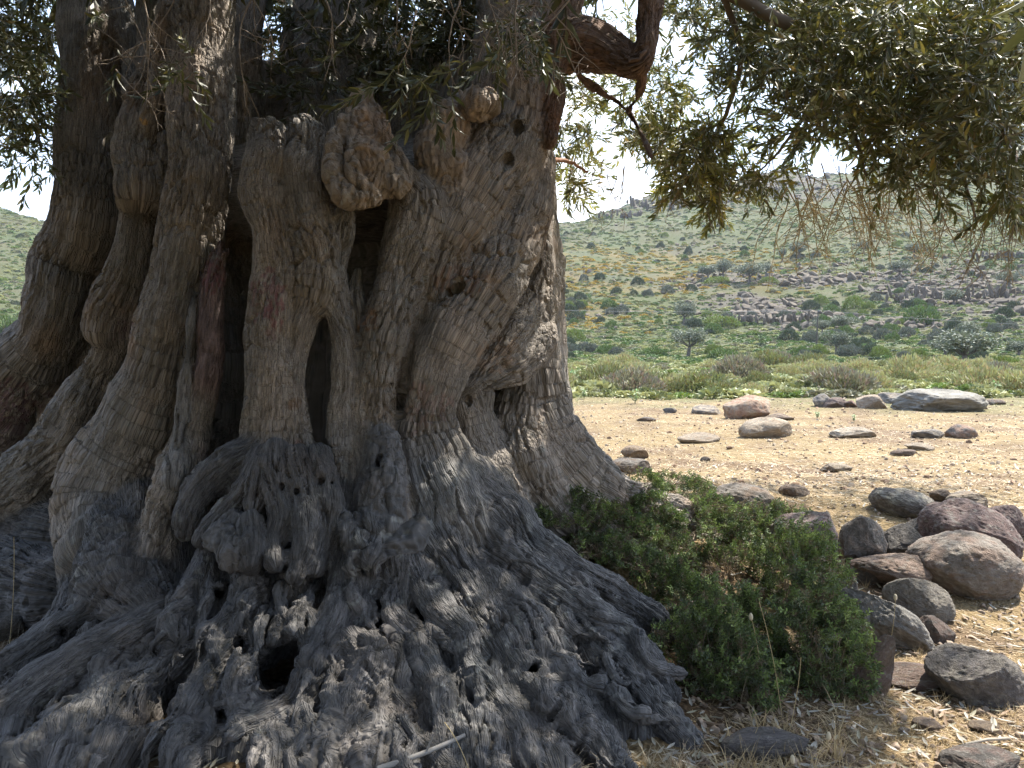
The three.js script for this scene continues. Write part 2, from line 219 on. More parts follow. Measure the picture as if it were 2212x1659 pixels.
// the folded burl under the middle stalk
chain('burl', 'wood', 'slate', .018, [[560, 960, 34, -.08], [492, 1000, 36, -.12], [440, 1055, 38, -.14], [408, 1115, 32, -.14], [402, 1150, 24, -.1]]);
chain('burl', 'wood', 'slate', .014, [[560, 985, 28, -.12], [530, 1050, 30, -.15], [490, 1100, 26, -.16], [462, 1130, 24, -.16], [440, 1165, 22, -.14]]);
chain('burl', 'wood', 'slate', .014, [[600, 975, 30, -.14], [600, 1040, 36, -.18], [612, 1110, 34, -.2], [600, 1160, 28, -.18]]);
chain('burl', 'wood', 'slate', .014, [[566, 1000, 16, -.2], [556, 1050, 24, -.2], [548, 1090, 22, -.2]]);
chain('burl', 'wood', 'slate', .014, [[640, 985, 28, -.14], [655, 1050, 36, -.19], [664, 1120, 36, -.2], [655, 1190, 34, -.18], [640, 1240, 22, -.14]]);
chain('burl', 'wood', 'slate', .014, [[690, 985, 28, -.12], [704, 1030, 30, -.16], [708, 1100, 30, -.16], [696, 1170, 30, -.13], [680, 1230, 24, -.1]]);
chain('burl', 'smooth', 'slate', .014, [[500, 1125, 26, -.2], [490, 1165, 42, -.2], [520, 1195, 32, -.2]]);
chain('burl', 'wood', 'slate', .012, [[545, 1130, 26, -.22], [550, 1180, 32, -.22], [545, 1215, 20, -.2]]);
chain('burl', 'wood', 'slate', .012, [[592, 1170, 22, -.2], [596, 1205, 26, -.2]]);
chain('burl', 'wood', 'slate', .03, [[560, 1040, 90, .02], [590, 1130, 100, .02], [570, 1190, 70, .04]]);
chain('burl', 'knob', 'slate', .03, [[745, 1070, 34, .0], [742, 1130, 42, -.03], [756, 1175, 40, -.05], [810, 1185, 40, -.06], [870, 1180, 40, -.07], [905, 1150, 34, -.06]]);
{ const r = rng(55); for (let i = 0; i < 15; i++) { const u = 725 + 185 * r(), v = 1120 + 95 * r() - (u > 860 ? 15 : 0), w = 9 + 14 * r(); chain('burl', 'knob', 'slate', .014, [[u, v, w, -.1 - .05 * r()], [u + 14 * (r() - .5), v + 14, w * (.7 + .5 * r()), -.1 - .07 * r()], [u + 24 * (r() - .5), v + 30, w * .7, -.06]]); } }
chain('burl', 'smooth', 'slate', .02, [[824, 960, 40, -.09], [826, 1010, 46, -.12], [824, 1070, 58, -.12], [828, 1110, 60, -.1]]);
// lower mass and roots, middle
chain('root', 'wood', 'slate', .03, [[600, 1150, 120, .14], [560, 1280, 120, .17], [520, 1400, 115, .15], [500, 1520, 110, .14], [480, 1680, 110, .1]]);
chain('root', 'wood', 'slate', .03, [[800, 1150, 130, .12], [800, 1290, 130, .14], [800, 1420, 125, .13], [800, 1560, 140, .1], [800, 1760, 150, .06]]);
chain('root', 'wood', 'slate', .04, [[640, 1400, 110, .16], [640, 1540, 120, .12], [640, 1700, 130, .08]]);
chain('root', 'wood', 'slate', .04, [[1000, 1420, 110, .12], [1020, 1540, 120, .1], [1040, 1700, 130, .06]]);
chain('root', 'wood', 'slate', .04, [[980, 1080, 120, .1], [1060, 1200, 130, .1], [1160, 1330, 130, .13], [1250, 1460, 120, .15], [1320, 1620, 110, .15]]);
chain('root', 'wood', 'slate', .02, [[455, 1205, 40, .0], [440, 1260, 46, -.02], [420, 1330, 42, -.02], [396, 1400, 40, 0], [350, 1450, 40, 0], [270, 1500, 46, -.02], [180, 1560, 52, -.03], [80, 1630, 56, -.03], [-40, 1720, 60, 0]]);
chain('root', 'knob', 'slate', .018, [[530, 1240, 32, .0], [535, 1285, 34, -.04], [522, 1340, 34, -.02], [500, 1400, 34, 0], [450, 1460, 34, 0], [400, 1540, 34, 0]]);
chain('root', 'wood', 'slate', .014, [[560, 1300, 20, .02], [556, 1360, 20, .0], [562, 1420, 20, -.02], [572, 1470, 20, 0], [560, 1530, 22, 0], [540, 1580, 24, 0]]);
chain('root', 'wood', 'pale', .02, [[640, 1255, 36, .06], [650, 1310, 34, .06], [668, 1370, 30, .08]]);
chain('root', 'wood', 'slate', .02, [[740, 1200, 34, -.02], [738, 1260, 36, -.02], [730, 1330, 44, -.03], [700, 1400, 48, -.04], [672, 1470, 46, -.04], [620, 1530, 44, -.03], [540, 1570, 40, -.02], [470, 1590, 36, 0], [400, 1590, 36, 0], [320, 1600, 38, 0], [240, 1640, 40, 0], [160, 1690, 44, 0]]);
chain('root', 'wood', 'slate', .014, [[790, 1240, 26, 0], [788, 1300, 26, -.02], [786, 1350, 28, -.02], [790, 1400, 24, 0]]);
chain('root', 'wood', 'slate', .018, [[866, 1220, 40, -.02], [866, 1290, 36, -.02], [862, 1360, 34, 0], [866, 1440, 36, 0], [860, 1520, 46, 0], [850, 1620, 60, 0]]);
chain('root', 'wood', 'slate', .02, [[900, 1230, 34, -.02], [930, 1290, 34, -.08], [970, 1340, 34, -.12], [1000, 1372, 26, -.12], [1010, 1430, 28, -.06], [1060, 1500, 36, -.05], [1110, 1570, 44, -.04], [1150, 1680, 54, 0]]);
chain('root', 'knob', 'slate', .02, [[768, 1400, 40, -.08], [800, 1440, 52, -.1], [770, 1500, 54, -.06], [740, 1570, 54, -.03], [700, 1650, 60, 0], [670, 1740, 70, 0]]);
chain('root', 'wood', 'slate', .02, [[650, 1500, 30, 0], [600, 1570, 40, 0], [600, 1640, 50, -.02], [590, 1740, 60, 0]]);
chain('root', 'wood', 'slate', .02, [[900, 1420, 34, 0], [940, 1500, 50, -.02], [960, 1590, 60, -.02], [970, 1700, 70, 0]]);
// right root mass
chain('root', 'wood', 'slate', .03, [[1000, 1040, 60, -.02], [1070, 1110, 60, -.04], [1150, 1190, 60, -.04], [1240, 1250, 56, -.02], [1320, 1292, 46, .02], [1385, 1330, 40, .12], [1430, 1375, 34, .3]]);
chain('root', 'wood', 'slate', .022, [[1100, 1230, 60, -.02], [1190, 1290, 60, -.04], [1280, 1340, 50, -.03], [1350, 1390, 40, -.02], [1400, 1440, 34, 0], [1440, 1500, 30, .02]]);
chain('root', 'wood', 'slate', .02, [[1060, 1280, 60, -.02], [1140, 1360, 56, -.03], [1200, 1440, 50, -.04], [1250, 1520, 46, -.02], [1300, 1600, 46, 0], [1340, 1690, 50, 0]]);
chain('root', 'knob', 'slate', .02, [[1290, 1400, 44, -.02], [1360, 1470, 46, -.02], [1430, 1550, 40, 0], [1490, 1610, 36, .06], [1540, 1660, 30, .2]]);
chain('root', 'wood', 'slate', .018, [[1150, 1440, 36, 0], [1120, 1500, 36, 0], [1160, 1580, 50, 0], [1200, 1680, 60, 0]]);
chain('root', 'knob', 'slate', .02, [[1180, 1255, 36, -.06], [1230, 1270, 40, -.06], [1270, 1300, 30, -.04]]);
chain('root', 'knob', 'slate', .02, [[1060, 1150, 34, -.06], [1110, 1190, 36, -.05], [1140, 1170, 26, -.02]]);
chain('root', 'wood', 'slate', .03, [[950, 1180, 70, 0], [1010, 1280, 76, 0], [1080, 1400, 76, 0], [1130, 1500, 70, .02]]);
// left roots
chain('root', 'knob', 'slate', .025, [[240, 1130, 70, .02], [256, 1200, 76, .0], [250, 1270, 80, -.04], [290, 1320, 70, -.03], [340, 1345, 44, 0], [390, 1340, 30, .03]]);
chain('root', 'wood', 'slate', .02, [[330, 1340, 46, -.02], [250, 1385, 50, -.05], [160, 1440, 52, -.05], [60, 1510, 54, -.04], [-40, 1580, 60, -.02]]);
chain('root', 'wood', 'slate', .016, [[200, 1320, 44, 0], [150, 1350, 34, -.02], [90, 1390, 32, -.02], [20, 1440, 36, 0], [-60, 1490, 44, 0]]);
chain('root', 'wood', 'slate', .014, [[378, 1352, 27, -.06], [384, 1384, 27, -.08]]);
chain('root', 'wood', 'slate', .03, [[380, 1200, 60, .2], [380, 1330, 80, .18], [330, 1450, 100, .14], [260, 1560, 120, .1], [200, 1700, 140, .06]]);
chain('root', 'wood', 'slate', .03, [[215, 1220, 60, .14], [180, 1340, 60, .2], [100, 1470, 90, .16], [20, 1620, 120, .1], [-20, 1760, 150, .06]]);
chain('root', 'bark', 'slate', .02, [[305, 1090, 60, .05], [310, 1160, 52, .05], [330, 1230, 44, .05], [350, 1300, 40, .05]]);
// small roots and folds, scattered along the way the big ones run
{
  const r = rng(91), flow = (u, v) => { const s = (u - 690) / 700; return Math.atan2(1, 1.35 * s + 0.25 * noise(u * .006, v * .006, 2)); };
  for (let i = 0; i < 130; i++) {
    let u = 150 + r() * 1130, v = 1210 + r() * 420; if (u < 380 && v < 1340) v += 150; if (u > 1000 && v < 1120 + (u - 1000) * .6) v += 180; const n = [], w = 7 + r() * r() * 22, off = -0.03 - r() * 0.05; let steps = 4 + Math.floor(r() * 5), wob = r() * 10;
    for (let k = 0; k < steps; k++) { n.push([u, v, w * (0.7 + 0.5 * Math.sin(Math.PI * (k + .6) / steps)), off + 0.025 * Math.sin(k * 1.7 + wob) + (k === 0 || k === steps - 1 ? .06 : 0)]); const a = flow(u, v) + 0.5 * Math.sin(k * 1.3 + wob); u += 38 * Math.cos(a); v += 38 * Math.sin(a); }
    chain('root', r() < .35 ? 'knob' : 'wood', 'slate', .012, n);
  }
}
// hollows cut out again: knot holes and pits [u, v, radius px, offset, depth metres]
const HOLES = [[1098, 345, 13, -.035, -.04], [1118, 272, 11, -.03, -.04], [985, 622, 9, -.03, .03], [972, 632, 8, -.03, .04], [996, 616, 7, -.03, .02], [822, 990, 5, -.15, .12], [818, 1003, 6, -.15, .12], [610, 1052, 8, -.22, .1], [640, 1062, 7, -.22, .1], [694, 1040, 10, -.2, .1], [716, 1045, 7, -.2, .1], [556, 1070, 7, -.22, .1], [820, 1350, 14, -.05, .25], [822, 1310, 10, -.05, .2], [835, 1390, 14, -.02, .2], [130, 1366, 16, -.04, .2], [600, 1440, 50, -.04, .4], [620, 1420, 40, -.02, .4], [842, 378, 8, -.14, -.05], [742, 330, 13, -.1, .0], [744, 362, 11, -.12, -.02], [800, 262, 12, .0, .06], [776, 376, 7, -.2, -.1], [852, 872, 11, -.02, .1], [846, 835, 6, -.02, .06], [1010, 868, 10, .0, .1], [1150, 1448, 16, -.03, .2], [470, 1280, 12, .02, .3], [520, 1390, 12, .02, .2], [480, 1540, 20, .02, .2]];

const BONES = [];
CH.forEach((c, ci) => {
  const pts = c.nodes.map(([u, v, r, o]) => { let d = (c.abs ? DU(690, Math.min(v, 900)) : DU(u, v)) + o; d += r / FY * d * 0.7; const p = P(u, v, d); return [p, r / FY * d]; });
  const sp = new THREE.CatmullRomCurve3(pts.map((p) => p[0]), false, 'centripetal'), N = (pts.length - 1) * 4, q = []; let s = ci * 7.3;
  for (let i = 0; i <= N; i++) { const t = i / N, k = Math.min(pts.length - 2, Math.floor(t * (pts.length - 1))), f = t * (pts.length - 1) - k, g = f * f * (3 - 2 * f); q.push([sp.getPoint(t), lerp(pts[k][1], pts[k + 1][1], g)]); }
  c.rad = q.reduce((a, b) => a + b[1], 0) / q.length;
  for (let i = 0; i < N; i++) {
    const [a, ra] = q[i], [b, rb] = q[i + 1], L = a.distanceTo(b), d = b.clone().sub(a).divideScalar(L || 1);
    const e2 = EYE.clone().sub(a); e2.addScaledVector(d, -e2.dot(d)).normalize(); const e1 = new THREE.Vector3().crossVectors(d, e2);
    BONES.push({ c: ci, ax: a.x, ay: a.y, az: a.z, dx: d.x, dy: d.y, dz: d.z, L, ra, rb, s, e1, e2 }); s += L;
  }
});
const NB = BONES.length, BA = new Float64Array(NB * 9); BONES.forEach((b, i) => BA.set([b.ax, b.ay, b.az, b.dx, b.dy, b.dz, b.L, b.ra, b.rb - b.ra], i * 9));
const BC = Int32Array.from(BONES, (b) => b.c), CK = Float64Array.from(CH, (c) => c.k);
const HB = HOLES.map(([u, v, r, o, dep]) => { const d = DU(u, v) + o - .05, a = P(u, v, d - .12), b = P(u, v, d + dep); return [a, b.clone().sub(a), r / FY * d]; });
function bone(i, x, y, z) { const o = i * 9, px = x - BA[o], py = y - BA[o + 1], pz = z - BA[o + 2]; let t = px * BA[o + 3] + py * BA[o + 4] + pz * BA[o + 5]; const L = BA[o + 6]; t = t < 0 ? 0 : t > L ? L : t; const qx = px - t * BA[o + 3], qy = py - t * BA[o + 4], qz = pz - t * BA[o + 5]; return Math.sqrt(qx * qx + qy * qy + qz * qz) - BA[o + 7] - BA[o + 8] * (L > 0 ? t / L : 0); }
const best = new Float64Array(CH.length), seen = new Int32Array(CH.length).fill(-1); let stamp = 0;
function sdf(x, y, z, list, holes) { // list is ordered by chain
  let d = 1e3, cur = -1, cd = 1e3;
  const join = () => { const k = CK[cur], h = k - Math.abs(d - cd); d = Math.min(d, cd) - (h > 0 ? h * h * 0.25 / k : 0); };
  for (let n = 0; n < list.length; n++) { const i = list[n]; if (BC[i] !== cur) { if (cur >= 0) join(); cur = BC[i]; cd = 1e3; } const v = bone(i, x, y, z); if (v < cd) cd = v; }
  if (cur >= 0) join();
  for (let n = 0; n < holes.length; n++) { const [a, q, r] = HB[holes[n]], px = x - a.x, py = y - a.y, pz = z - a.z, t = clamp((px * q.x + py * q.y + pz * q.z) / q.lengthSq()); const v = r * (1 - .3 * t) * (1 + .5 * noise(x * 14, y * 11, z * 14 + n)) - Math.sqrt((px - t * q.x) ** 2 + ((py - t * q.y) * .8) ** 2 + (pz - t * q.z) ** 2), k = .02, h = k - Math.abs(d - v); d = Math.max(d, v) + (h > 0 ? h * h * .25 / k : 0); }
  return d;
}
function skin(h, pickChain, ylo, yhi, zlo = -7.4, zhi = -2.5) {
  const NBK = 8, bs = NBK * h, lo = [-4.2, ylo, zlo], n = [Math.ceil(7.2 / bs), Math.ceil((yhi - ylo) / bs), Math.ceil((zhi - zlo) / bs)];
  const S1 = 4096, key = (i, j, k) => i + S1 * (j + S1 * k), verts = [], cell = new Map(), quads = [];
  const W = NBK + 1, val = new Float32Array(W * W * W), half = bs * .867;
  const all = BONES.map((_, i) => i).filter((i) => pickChain(CH[BC[i]])), allH = HB.map((_, i) => i);
  function block(bi, bj, bk, list, hl) {
    const x0 = lo[0] + bi * bs, y0 = lo[1] + bj * bs, z0 = lo[2] + bk * bs; let neg = 0;
    for (let k = 0, q = 0; k < W; k++) for (let j = 0; j < W; j++) for (let i = 0; i < W; i++, q++) { const v = sdf(x0 + i * h, y0 + j * h, z0 + k * h, list, hl); val[q] = v; if (v < 0) neg++; }
    if (!neg || neg === W * W * W) return;
    for (let k = 0; k < NBK; k++) for (let j = 0; j < NBK; j++) for (let i = 0; i < NBK; i++) {
      const q = i + W * (j + W * k), v = [val[q], val[q + 1], val[q + W], val[q + W + 1], val[q + W * W], val[q + W * W + 1], val[q + W * W + W], val[q + W * W + W + 1]];
      let m = 0; for (let c = 0; c < 8; c++) if (v[c] < 0) m |= 1 << c; if (m === 0 || m === 255) continue;
      let sx = 0, sy = 0, sz = 0, cnt = 0;
      for (let a = 0; a < 8; a++) for (let ax = 1; ax < 8; ax <<= 1) { if (a & ax) continue; const b = a | ax; if ((v[a] < 0) === (v[b] < 0)) continue; const t = v[a] / (v[a] - v[b]); sx += (a & 1) + (ax === 1 ? t : 0); sy += ((a >> 1) & 1) + (ax === 2 ? t : 0); sz += ((a >> 2) & 1) + (ax === 4 ? t : 0); cnt++; }
      const gi = bi * NBK + i, gj = bj * NBK + j, gk = bk * NBK + k; cell.set(key(gi, gj, gk), verts.length / 3);
      verts.push(x0 + (i + sx / cnt) * h, y0 + (j + sy / cnt) * h, z0 + (k + sz / cnt) * h);
      for (let ax = 0; ax < 3; ax++) { const b = 1 << ax; if ((v[0] < 0) !== (v[b] < 0)) quads.push(gi, gj, gk, ax, v[0] < 0 ? 1 : 0); }
    }
  }
  const near = (cx, cy, cz, R, list) => list.filter((i) => { const b = BONES[i]; return bone(i, cx, cy, cz) < R; });
  const nearH = (cx, cy, cz, R, hl) => hl.filter((i) => { const [a, q, r] = HB[i]; const px = cx - a.x, py = cy - a.y, pz = cz - a.z, t = clamp((px * q.x + py * q.y + pz * q.z) / q.lengthSq()); return Math.hypot(px - t * q.x, py - t * q.y, pz - t * q.z) < r * 1.9 + R; });
  const SB = 8;
  for (let a = 0; a < n[0]; a += SB) for (let b = 0; b < n[1]; b += SB) for (let c = 0; c < n[2]; c += SB) {
    const big = SB * bs / 2, cx = lo[0] + a * bs + big, cy = lo[1] + b * bs + big, cz = lo[2] + c * bs + big, L1 = near(cx, cy, cz, big * 1.74 + .06, all); if (!L1.length) continue; const H1 = nearH(cx, cy, cz, big * 1.74 + .03, allH);
    for (let i = a; i < a + SB; i++) for (let j = b; j < Math.min(n[1], b + SB); j++) for (let k = c; k < Math.min(n[2], c + SB); k++) {
      const x = lo[0] + (i + .5) * bs, y = lo[1] + (j + .5) * bs, z = lo[2] + (k + .5) * bs, L2 = near(x, y, z, half + .05, L1); if (!L2.length) continue; const H2 = nearH(x, y, z, half + .03, H1);
      const d = sdf(x, y, z, L2, H2); if (d < -half * 1.25 - .01 || d > half * 1.25 + .01) continue; block(i, j, k, L2, H2);
    }
  }
  // quads
  const idx = []; const get = (i, j, k) => cell.get(key(i, j, k));
  for (let q = 0; q < quads.length; q += 5) {
    const i = quads[q], j = quads[q + 1], k = quads[q + 2], ax = quads[q + 3], f = quads[q + 4]; let A, B, Cc, D;
    if (ax === 0) { A = get(i, j, k); B = get(i, j - 1, k); Cc = get(i, j - 1, k - 1); D = get(i, j, k - 1); } else if (ax === 1) { A = get(i, j, k); B = get(i, j, k - 1); Cc = get(i - 1, j, k - 1); D = get(i - 1, j, k); } else { A = get(i, j, k); B = get(i - 1, j, k); Cc = get(i - 1, j - 1, k); D = get(i, j - 1, k); }
    if (A === undefined || B === undefined || Cc === undefined || D === undefined) continue;
    if (f) idx.push(A, B, Cc, A, Cc, D); else idx.push(A, Cc, B, A, D, Cc);
  }
  return { pos: Float32Array.from(verts), idx: Uint32Array.from(idx) };
}
const BARK = [.335, .29, .245], TONE = { dark: BARK, pale: BARK, brown: BARK, red: [.25, .17, .155], grey: [.26, .245, .23], warm: [.285, .225, .17], slate: [.14, .132, .128], orange: [.25, .16, .11] };  // slate: weathered grey root wood, darkened further to stand in for shade
// reddish and tan stains seen on the bark: [u, v, radius px, r, g, b, strength]
const STAINS = [[582, 620, 40, .3, .12, .12, .6], [588, 672, 40, .32, .12, .13, .75], [560, 655, 26, .3, .14, .13, .5], [596, 720, 26, .3, .16, .15, .45], [30, 850, 90, .2, .10, .12, .7], [-10, 960, 90, .2, .10, .12, .5], [990, 615, 60, .34, .2, .13, .7], [1035, 560, 60, .36, .24, .15, .5], [1090, 520, 50, .36, .25, .15, .5], [920, 880, 60, .38, .24, .2, .5], [1060, 760, 60, .36, .24, .15, .6], [460, 600, 40, .26, .11, .12, .8], [628, 1010, 1, .2, .1, .1, 0], [640, 870, 14, .24, .14, .08, .7], [648, 960, 12, .24, .12, .08, .6], [290, 715, 60, .26, .15, .14, .6], [790, 690, 30, .36, .19, .1, .6], [1150, 60, 60, .28, .15, .09, .6], [316, 262, 12, .6, .36, .12, .9], [402, 300, 16, .42, .38, .33, .8], [1060, 1010, 60, .4, .36, .32, .3], [800, 445, 40, .4, .29, .19, .6]].map((s) => [P(s[0], s[1], DU(s[0], s[1])), s[2] / FY * 4.6, s]);
const wood = new THREE.Group(); wood.position.copy(P(650, 1250, 4.7)); wood.position.y = -0.1;
tag(wood, 'huge ancient olive tree with hollow gnarled trunk and spreading roots', 'olive tree');
{
  const t0 = Date.now(), parts3 = [skin(0.0078, (c) => !c.shell, -.2, 3.42, -5.6), skin(0.03, (c) => c.shell, -.2, 3.6), skin(0.04, (c) => !c.shell, 3.4, 5.2), skin(0.018, (c) => !c.shell, -.2, 3.42, -7.4, -5.59)];
  const pos = new Float32Array(parts3.reduce((a, b) => a + b.pos.length, 0)), idx = new Uint32Array(parts3.reduce((a, b) => a + b.idx.length, 0)), group = new Uint8Array(pos.length / 3); { let a = 0, b = 0; parts3.forEach((q, k) => { pos.set(q.pos, a); for (let i = 0; i < q.idx.length; i++) idx[b + i] = q.idx[i] + a / 3; group.fill(k, a / 3, (a + q.pos.length) / 3); a += q.pos.length; b += q.idx.length; }); }
  console.log('skin', pos.length / 3, idx.length / 3, Date.now() - t0);
  const nv = pos.length / 3, c1 = new Int32Array(nv), nrm = new Float32Array(nv * 3);
  const normals = () => { nrm.fill(0); for (let t = 0; t < idx.length; t += 3) { const a = idx[t] * 3, b = idx[t + 1] * 3, c = idx[t + 2] * 3, ux = pos[b] - pos[a], uy = pos[b + 1] - pos[a + 1], uz = pos[b + 2] - pos[a + 2], vx = pos[c] - pos[a], vy = pos[c + 1] - pos[a + 1], vz = pos[c + 2] - pos[a + 2], nx = uy * vz - uz * vy, ny = uz * vx - ux * vz, nz = ux * vy - uy * vx; for (const q of [a, b, c]) { nrm[q] += nx; nrm[q + 1] += ny; nrm[q + 2] += nz; } } for (let i = 0; i < nrm.length; i += 3) { const l = Math.hypot(nrm[i], nrm[i + 1], nrm[i + 2]) || 1; nrm[i] /= l; nrm[i + 1] /= l; nrm[i + 2] /= l; } };
  normals();
  // buckets of bones for vertex queries
  const bk = new Map(), B = 0.25; BONES.forEach((b, i) => { const R = Math.max(b.ra, b.rb) + .06, e = [b.ax + b.dx * b.L, b.ay + b.dy * b.L, b.az + b.dz * b.L], A = [b.ax, b.ay, b.az]; const f = (q, s) => Math.floor((s > 0 ? Math.max(A[q], e[q]) + R : Math.min(A[q], e[q]) - R) / B); for (let x = f(0, -1); x <= f(0, 1); x++) for (let y = f(1, -1); y <= f(1, 1); y++) for (let z = f(2, -1); z <= f(2, 1); z++) { const k = x + 500 + 1000 * (y + 500 + 1000 * (z + 500)); if (!bk.has(k)) bk.set(k, []); bk.get(k).push(i); } });
  const bucket = (x, y, z) => bk.get(Math.floor(x / B) + 500 + 1000 * (Math.floor(y / B) + 500 + 1000 * (Math.floor(z / B) + 500))) || [];
  function where(ci, x, y, z, list) { let bd = 1e3, bi = -1; for (const i of list) if (BC[i] === ci) { const d = bone(i, x, y, z); if (d < bd) { bd = d; bi = i; } } if (bi < 0) for (let i = 0; i < NB; i++) if (BC[i] === ci) { const d = bone(i, x, y, z); if (d < bd) { bd = d; bi = i; } } const b = BONES[bi], px = x - b.ax, py = y - b.ay, pz = z - b.az, t = clamp(px * b.dx + py * b.dy + pz * b.dz, 0, b.L), qx = px - t * b.dx, qy = py - t * b.dy, qz = pz - t * b.dz; return [Math.atan2(qx * b.e1.x + qy * b.e1.y + qz * b.e1.z, qx * b.e2.x + qy * b.e2.y + qz * b.e2.z) * Math.min(.3, lerp(CH[ci].rad, b.ra, .0)), b.s + t]; }
  function relief(look, w, x, y, z) { // metres outwards
    const [a, s] = w; let d = 0;
    if (look === 'bark') { const wa = a + .02 * noise(x * 7, y * 7, z * 7), ws = s + .03 * noise(x * 5, y * 5, z * 5 + 4); const [e] = worley(wa * 19, ws * 6.5); const [e2] = worley(wa * 42 + 5, ws * 20); d -= .016 * (1 - smooth(.02, .24, e)) * (.2 + 1.15 * smooth(-.3, .3, noise(x * 3, y * 3 + 5, z * 3))) + .004 * (1 - smooth(0, .25, e2)); d += .004 * noise(wa * 50, ws * 6, 2) + .006 * noise(wa * 24, ws * 3, 7) + .022 * noise(wa * 8, ws * 1.4, 17) + .012 * (.3 - Math.abs(noise(wa * 6 + 3, ws * 1.3, 29))); }
    else if (look === 'wood') { const wa = a + .03 * noise(x * 4, y * 4, z * 4); const am = .25 + 1.1 * smooth(-.35, .4, noise(x * 3.1, y * 3.1, z * 3.1 + 7)); d += am * (.012 * noise(wa * 21, s * 2.3, 3) + .006 * noise(wa * 50, s * 5, 8)); const c = Math.abs(noise(wa * 16, s * 2.4, 14)); d -= .022 * am * (1 - smooth(0, .06, c)); d -= .03 * smooth(.5, .68, noise(x * 8, y * 6, z * 8 + 2)); d += (.2 + am) * .006 * (.3 - Math.abs(noise(wa * 34, s * 9, 22))) + .005 * (.3 - Math.abs(noise(x * 33, y * 26, z * 33))); }
    else if (look === 'knob') { const q = noise(x * 16, y * 16, z * 16), q2 = noise(x * 34 + 3, y * 34, z * 34); d += .03 * (.35 - Math.abs(q)) + .014 * (.35 - Math.abs(q2)) - .03 * smooth(.3, .6, noise(x * 13, y * 13 + 9, z * 13)); }
    else { d += .009 * noise(x * 42, y * 6, z * 42) + .008 * noise(x * 20, y * 3, z * 20 + 6) - .016 * (1 - smooth(0, .07, Math.abs(noise(x * 15, y * 2.6, z * 15 + 2)))); d += .004 * noise(x * 30, y * 30, z * 30) - .01 * smooth(.35, .6, noise(x * 18, y * 18, z * 18)); d += .01 * noise(x * 22, y * 16, z * 22) + .016 * noise(x * 7, y * 7, z * 7 + 4) + .012 * (.3 - Math.abs(noise(x * 13, y * 9, z * 13))); d -= .012 * (1 - smooth(0, .05, Math.abs(noise(x * 9, y * 6, z * 9 + 5)))); }
    return d;
  }
  const col = new Float32Array(nv * 3), p3 = new THREE.Vector3();
  for (let v = 0; v < nv; v++) {
    const x = pos[v * 3], y = pos[v * 3 + 1], z = pos[v * 3 + 2], list = bucket(x, y, z); stamp++; const cs = [];
    for (const i of list) { const c = BC[i]; if (!!CH[c].shell !== (group[v] === 1)) continue; const d = bone(i, x, y, z); if (seen[c] !== stamp) { seen[c] = stamp; best[c] = d; cs.push(c); } else if (d < best[c]) best[c] = d; }
    cs.sort((a, b) => best[a] - best[b]); const A = cs[0] ?? 0, Bc = cs.length > 1 ? cs[1] : A; c1[v] = A;
    const wt = Bc === A ? 1 : .5 + .5 * smooth(0, .025, best[Bc] - best[A]);
    let d = relief(CH[A].look, where(A, x, y, z, list), x, y, z) * wt; if (wt < 1) d += relief(CH[Bc].look, where(Bc, x, y, z, list), x, y, z) * (1 - wt);
    const wA = where(A, x, y, z, list), low = smooth(1.15, .8, y);
    d += .024 * noise(x * 4.2, y * 3, z * 4.2) + .014 * noise(x * 9, y * 6.5, z * 9) + low * (.012 * (.3 - Math.abs(noise(x * 12, y * 9, z * 12 + 3))) * (1 + 1.4 * noise(x * 2.7, y * 2.7, z * 2.7)) + .02 * noise(x * 6.5, y * 5, z * 6.5 + 3) + .006 * noise(x * 40, y * 30, z * 40));
    // colour: the wood's own (slate roots darkened for shade), with streaks, lichen and stains
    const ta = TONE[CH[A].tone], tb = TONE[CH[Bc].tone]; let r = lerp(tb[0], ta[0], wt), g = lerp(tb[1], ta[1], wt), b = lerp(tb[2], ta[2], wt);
    const n1 = fbm(x * 3, y * 2, z * 3, 3), n2 = fbm(x * 11 + 7, y * 8, z * 11, 3); let m = (1 + .5 * n1 + .35 * n2) * (CH[A].look === 'smooth' ? 1 + .45 * noise(x * 46, y * 6, z * 46) + .2 * noise(x * 90, y * 14, z * 90) : 1 + .3 * noise(wA[0] * 34, wA[1] * 5, 3) + .2 * noise(wA[0] * 90, wA[1] * 16, 9)); r *= m * (1 + .12 * n1); g *= m; b *= m * (1 - .1 * n1);
    const brown = smooth(.12, .4, fbm(x * 2.2 + 3, y * 1.5, z * 2.2 + 8, 3)); r = lerp(r, r * 1.02, brown); g = lerp(g, g * .9, brown); b = lerp(b, b * .8, brown);
    const pale = smooth(.2, .45, fbm(x * 5 + 13, y * 3, z * 5, 3)); { const pk = pale * .5, pl = 1.75; r = lerp(r, r * pl, pk); g = lerp(g, g * pl * 1.01, pk); b = lerp(b, b * pl * 1.04, pk); }
    const li = smooth(.2, .27, fbm(x * 16 + 3, y * 16, z * 16 + 9, 3)) * smooth(-.05, .25, noise(x * 2.4 + 7, y * 2.4, z * 2.4)) * .6; r = lerp(r, .36, li); g = lerp(g, .355, li); b = lerp(b, .325, li); const dk = smooth(.22, .3, fbm(x * 12 + 21, y * 12, z * 12 + 2, 3)) * .5; r *= 1 - dk * .5; g *= 1 - dk * .52; b *= 1 - dk * .55;
    for (const [q, R, s] of STAINS) { const ex = x - q.x, ey = y - q.y, ez = (z - q.z) * .6, d2 = ex * ex + ey * ey + ez * ez; if (d2 > R * R * 2.56) continue; const dd = Math.sqrt(d2); const k = s[6] * smooth(.06, -.1, dd / R - .85 + 1.1 * fbm(x * 12, y * 12, z * 12, 3)) * smooth(-.28, .1, noise(wA[0] * 45, wA[1] * 28, 4)); r = lerp(r, s[3], k); g = lerp(g, s[4], k); b = lerp(b, s[5], k); }
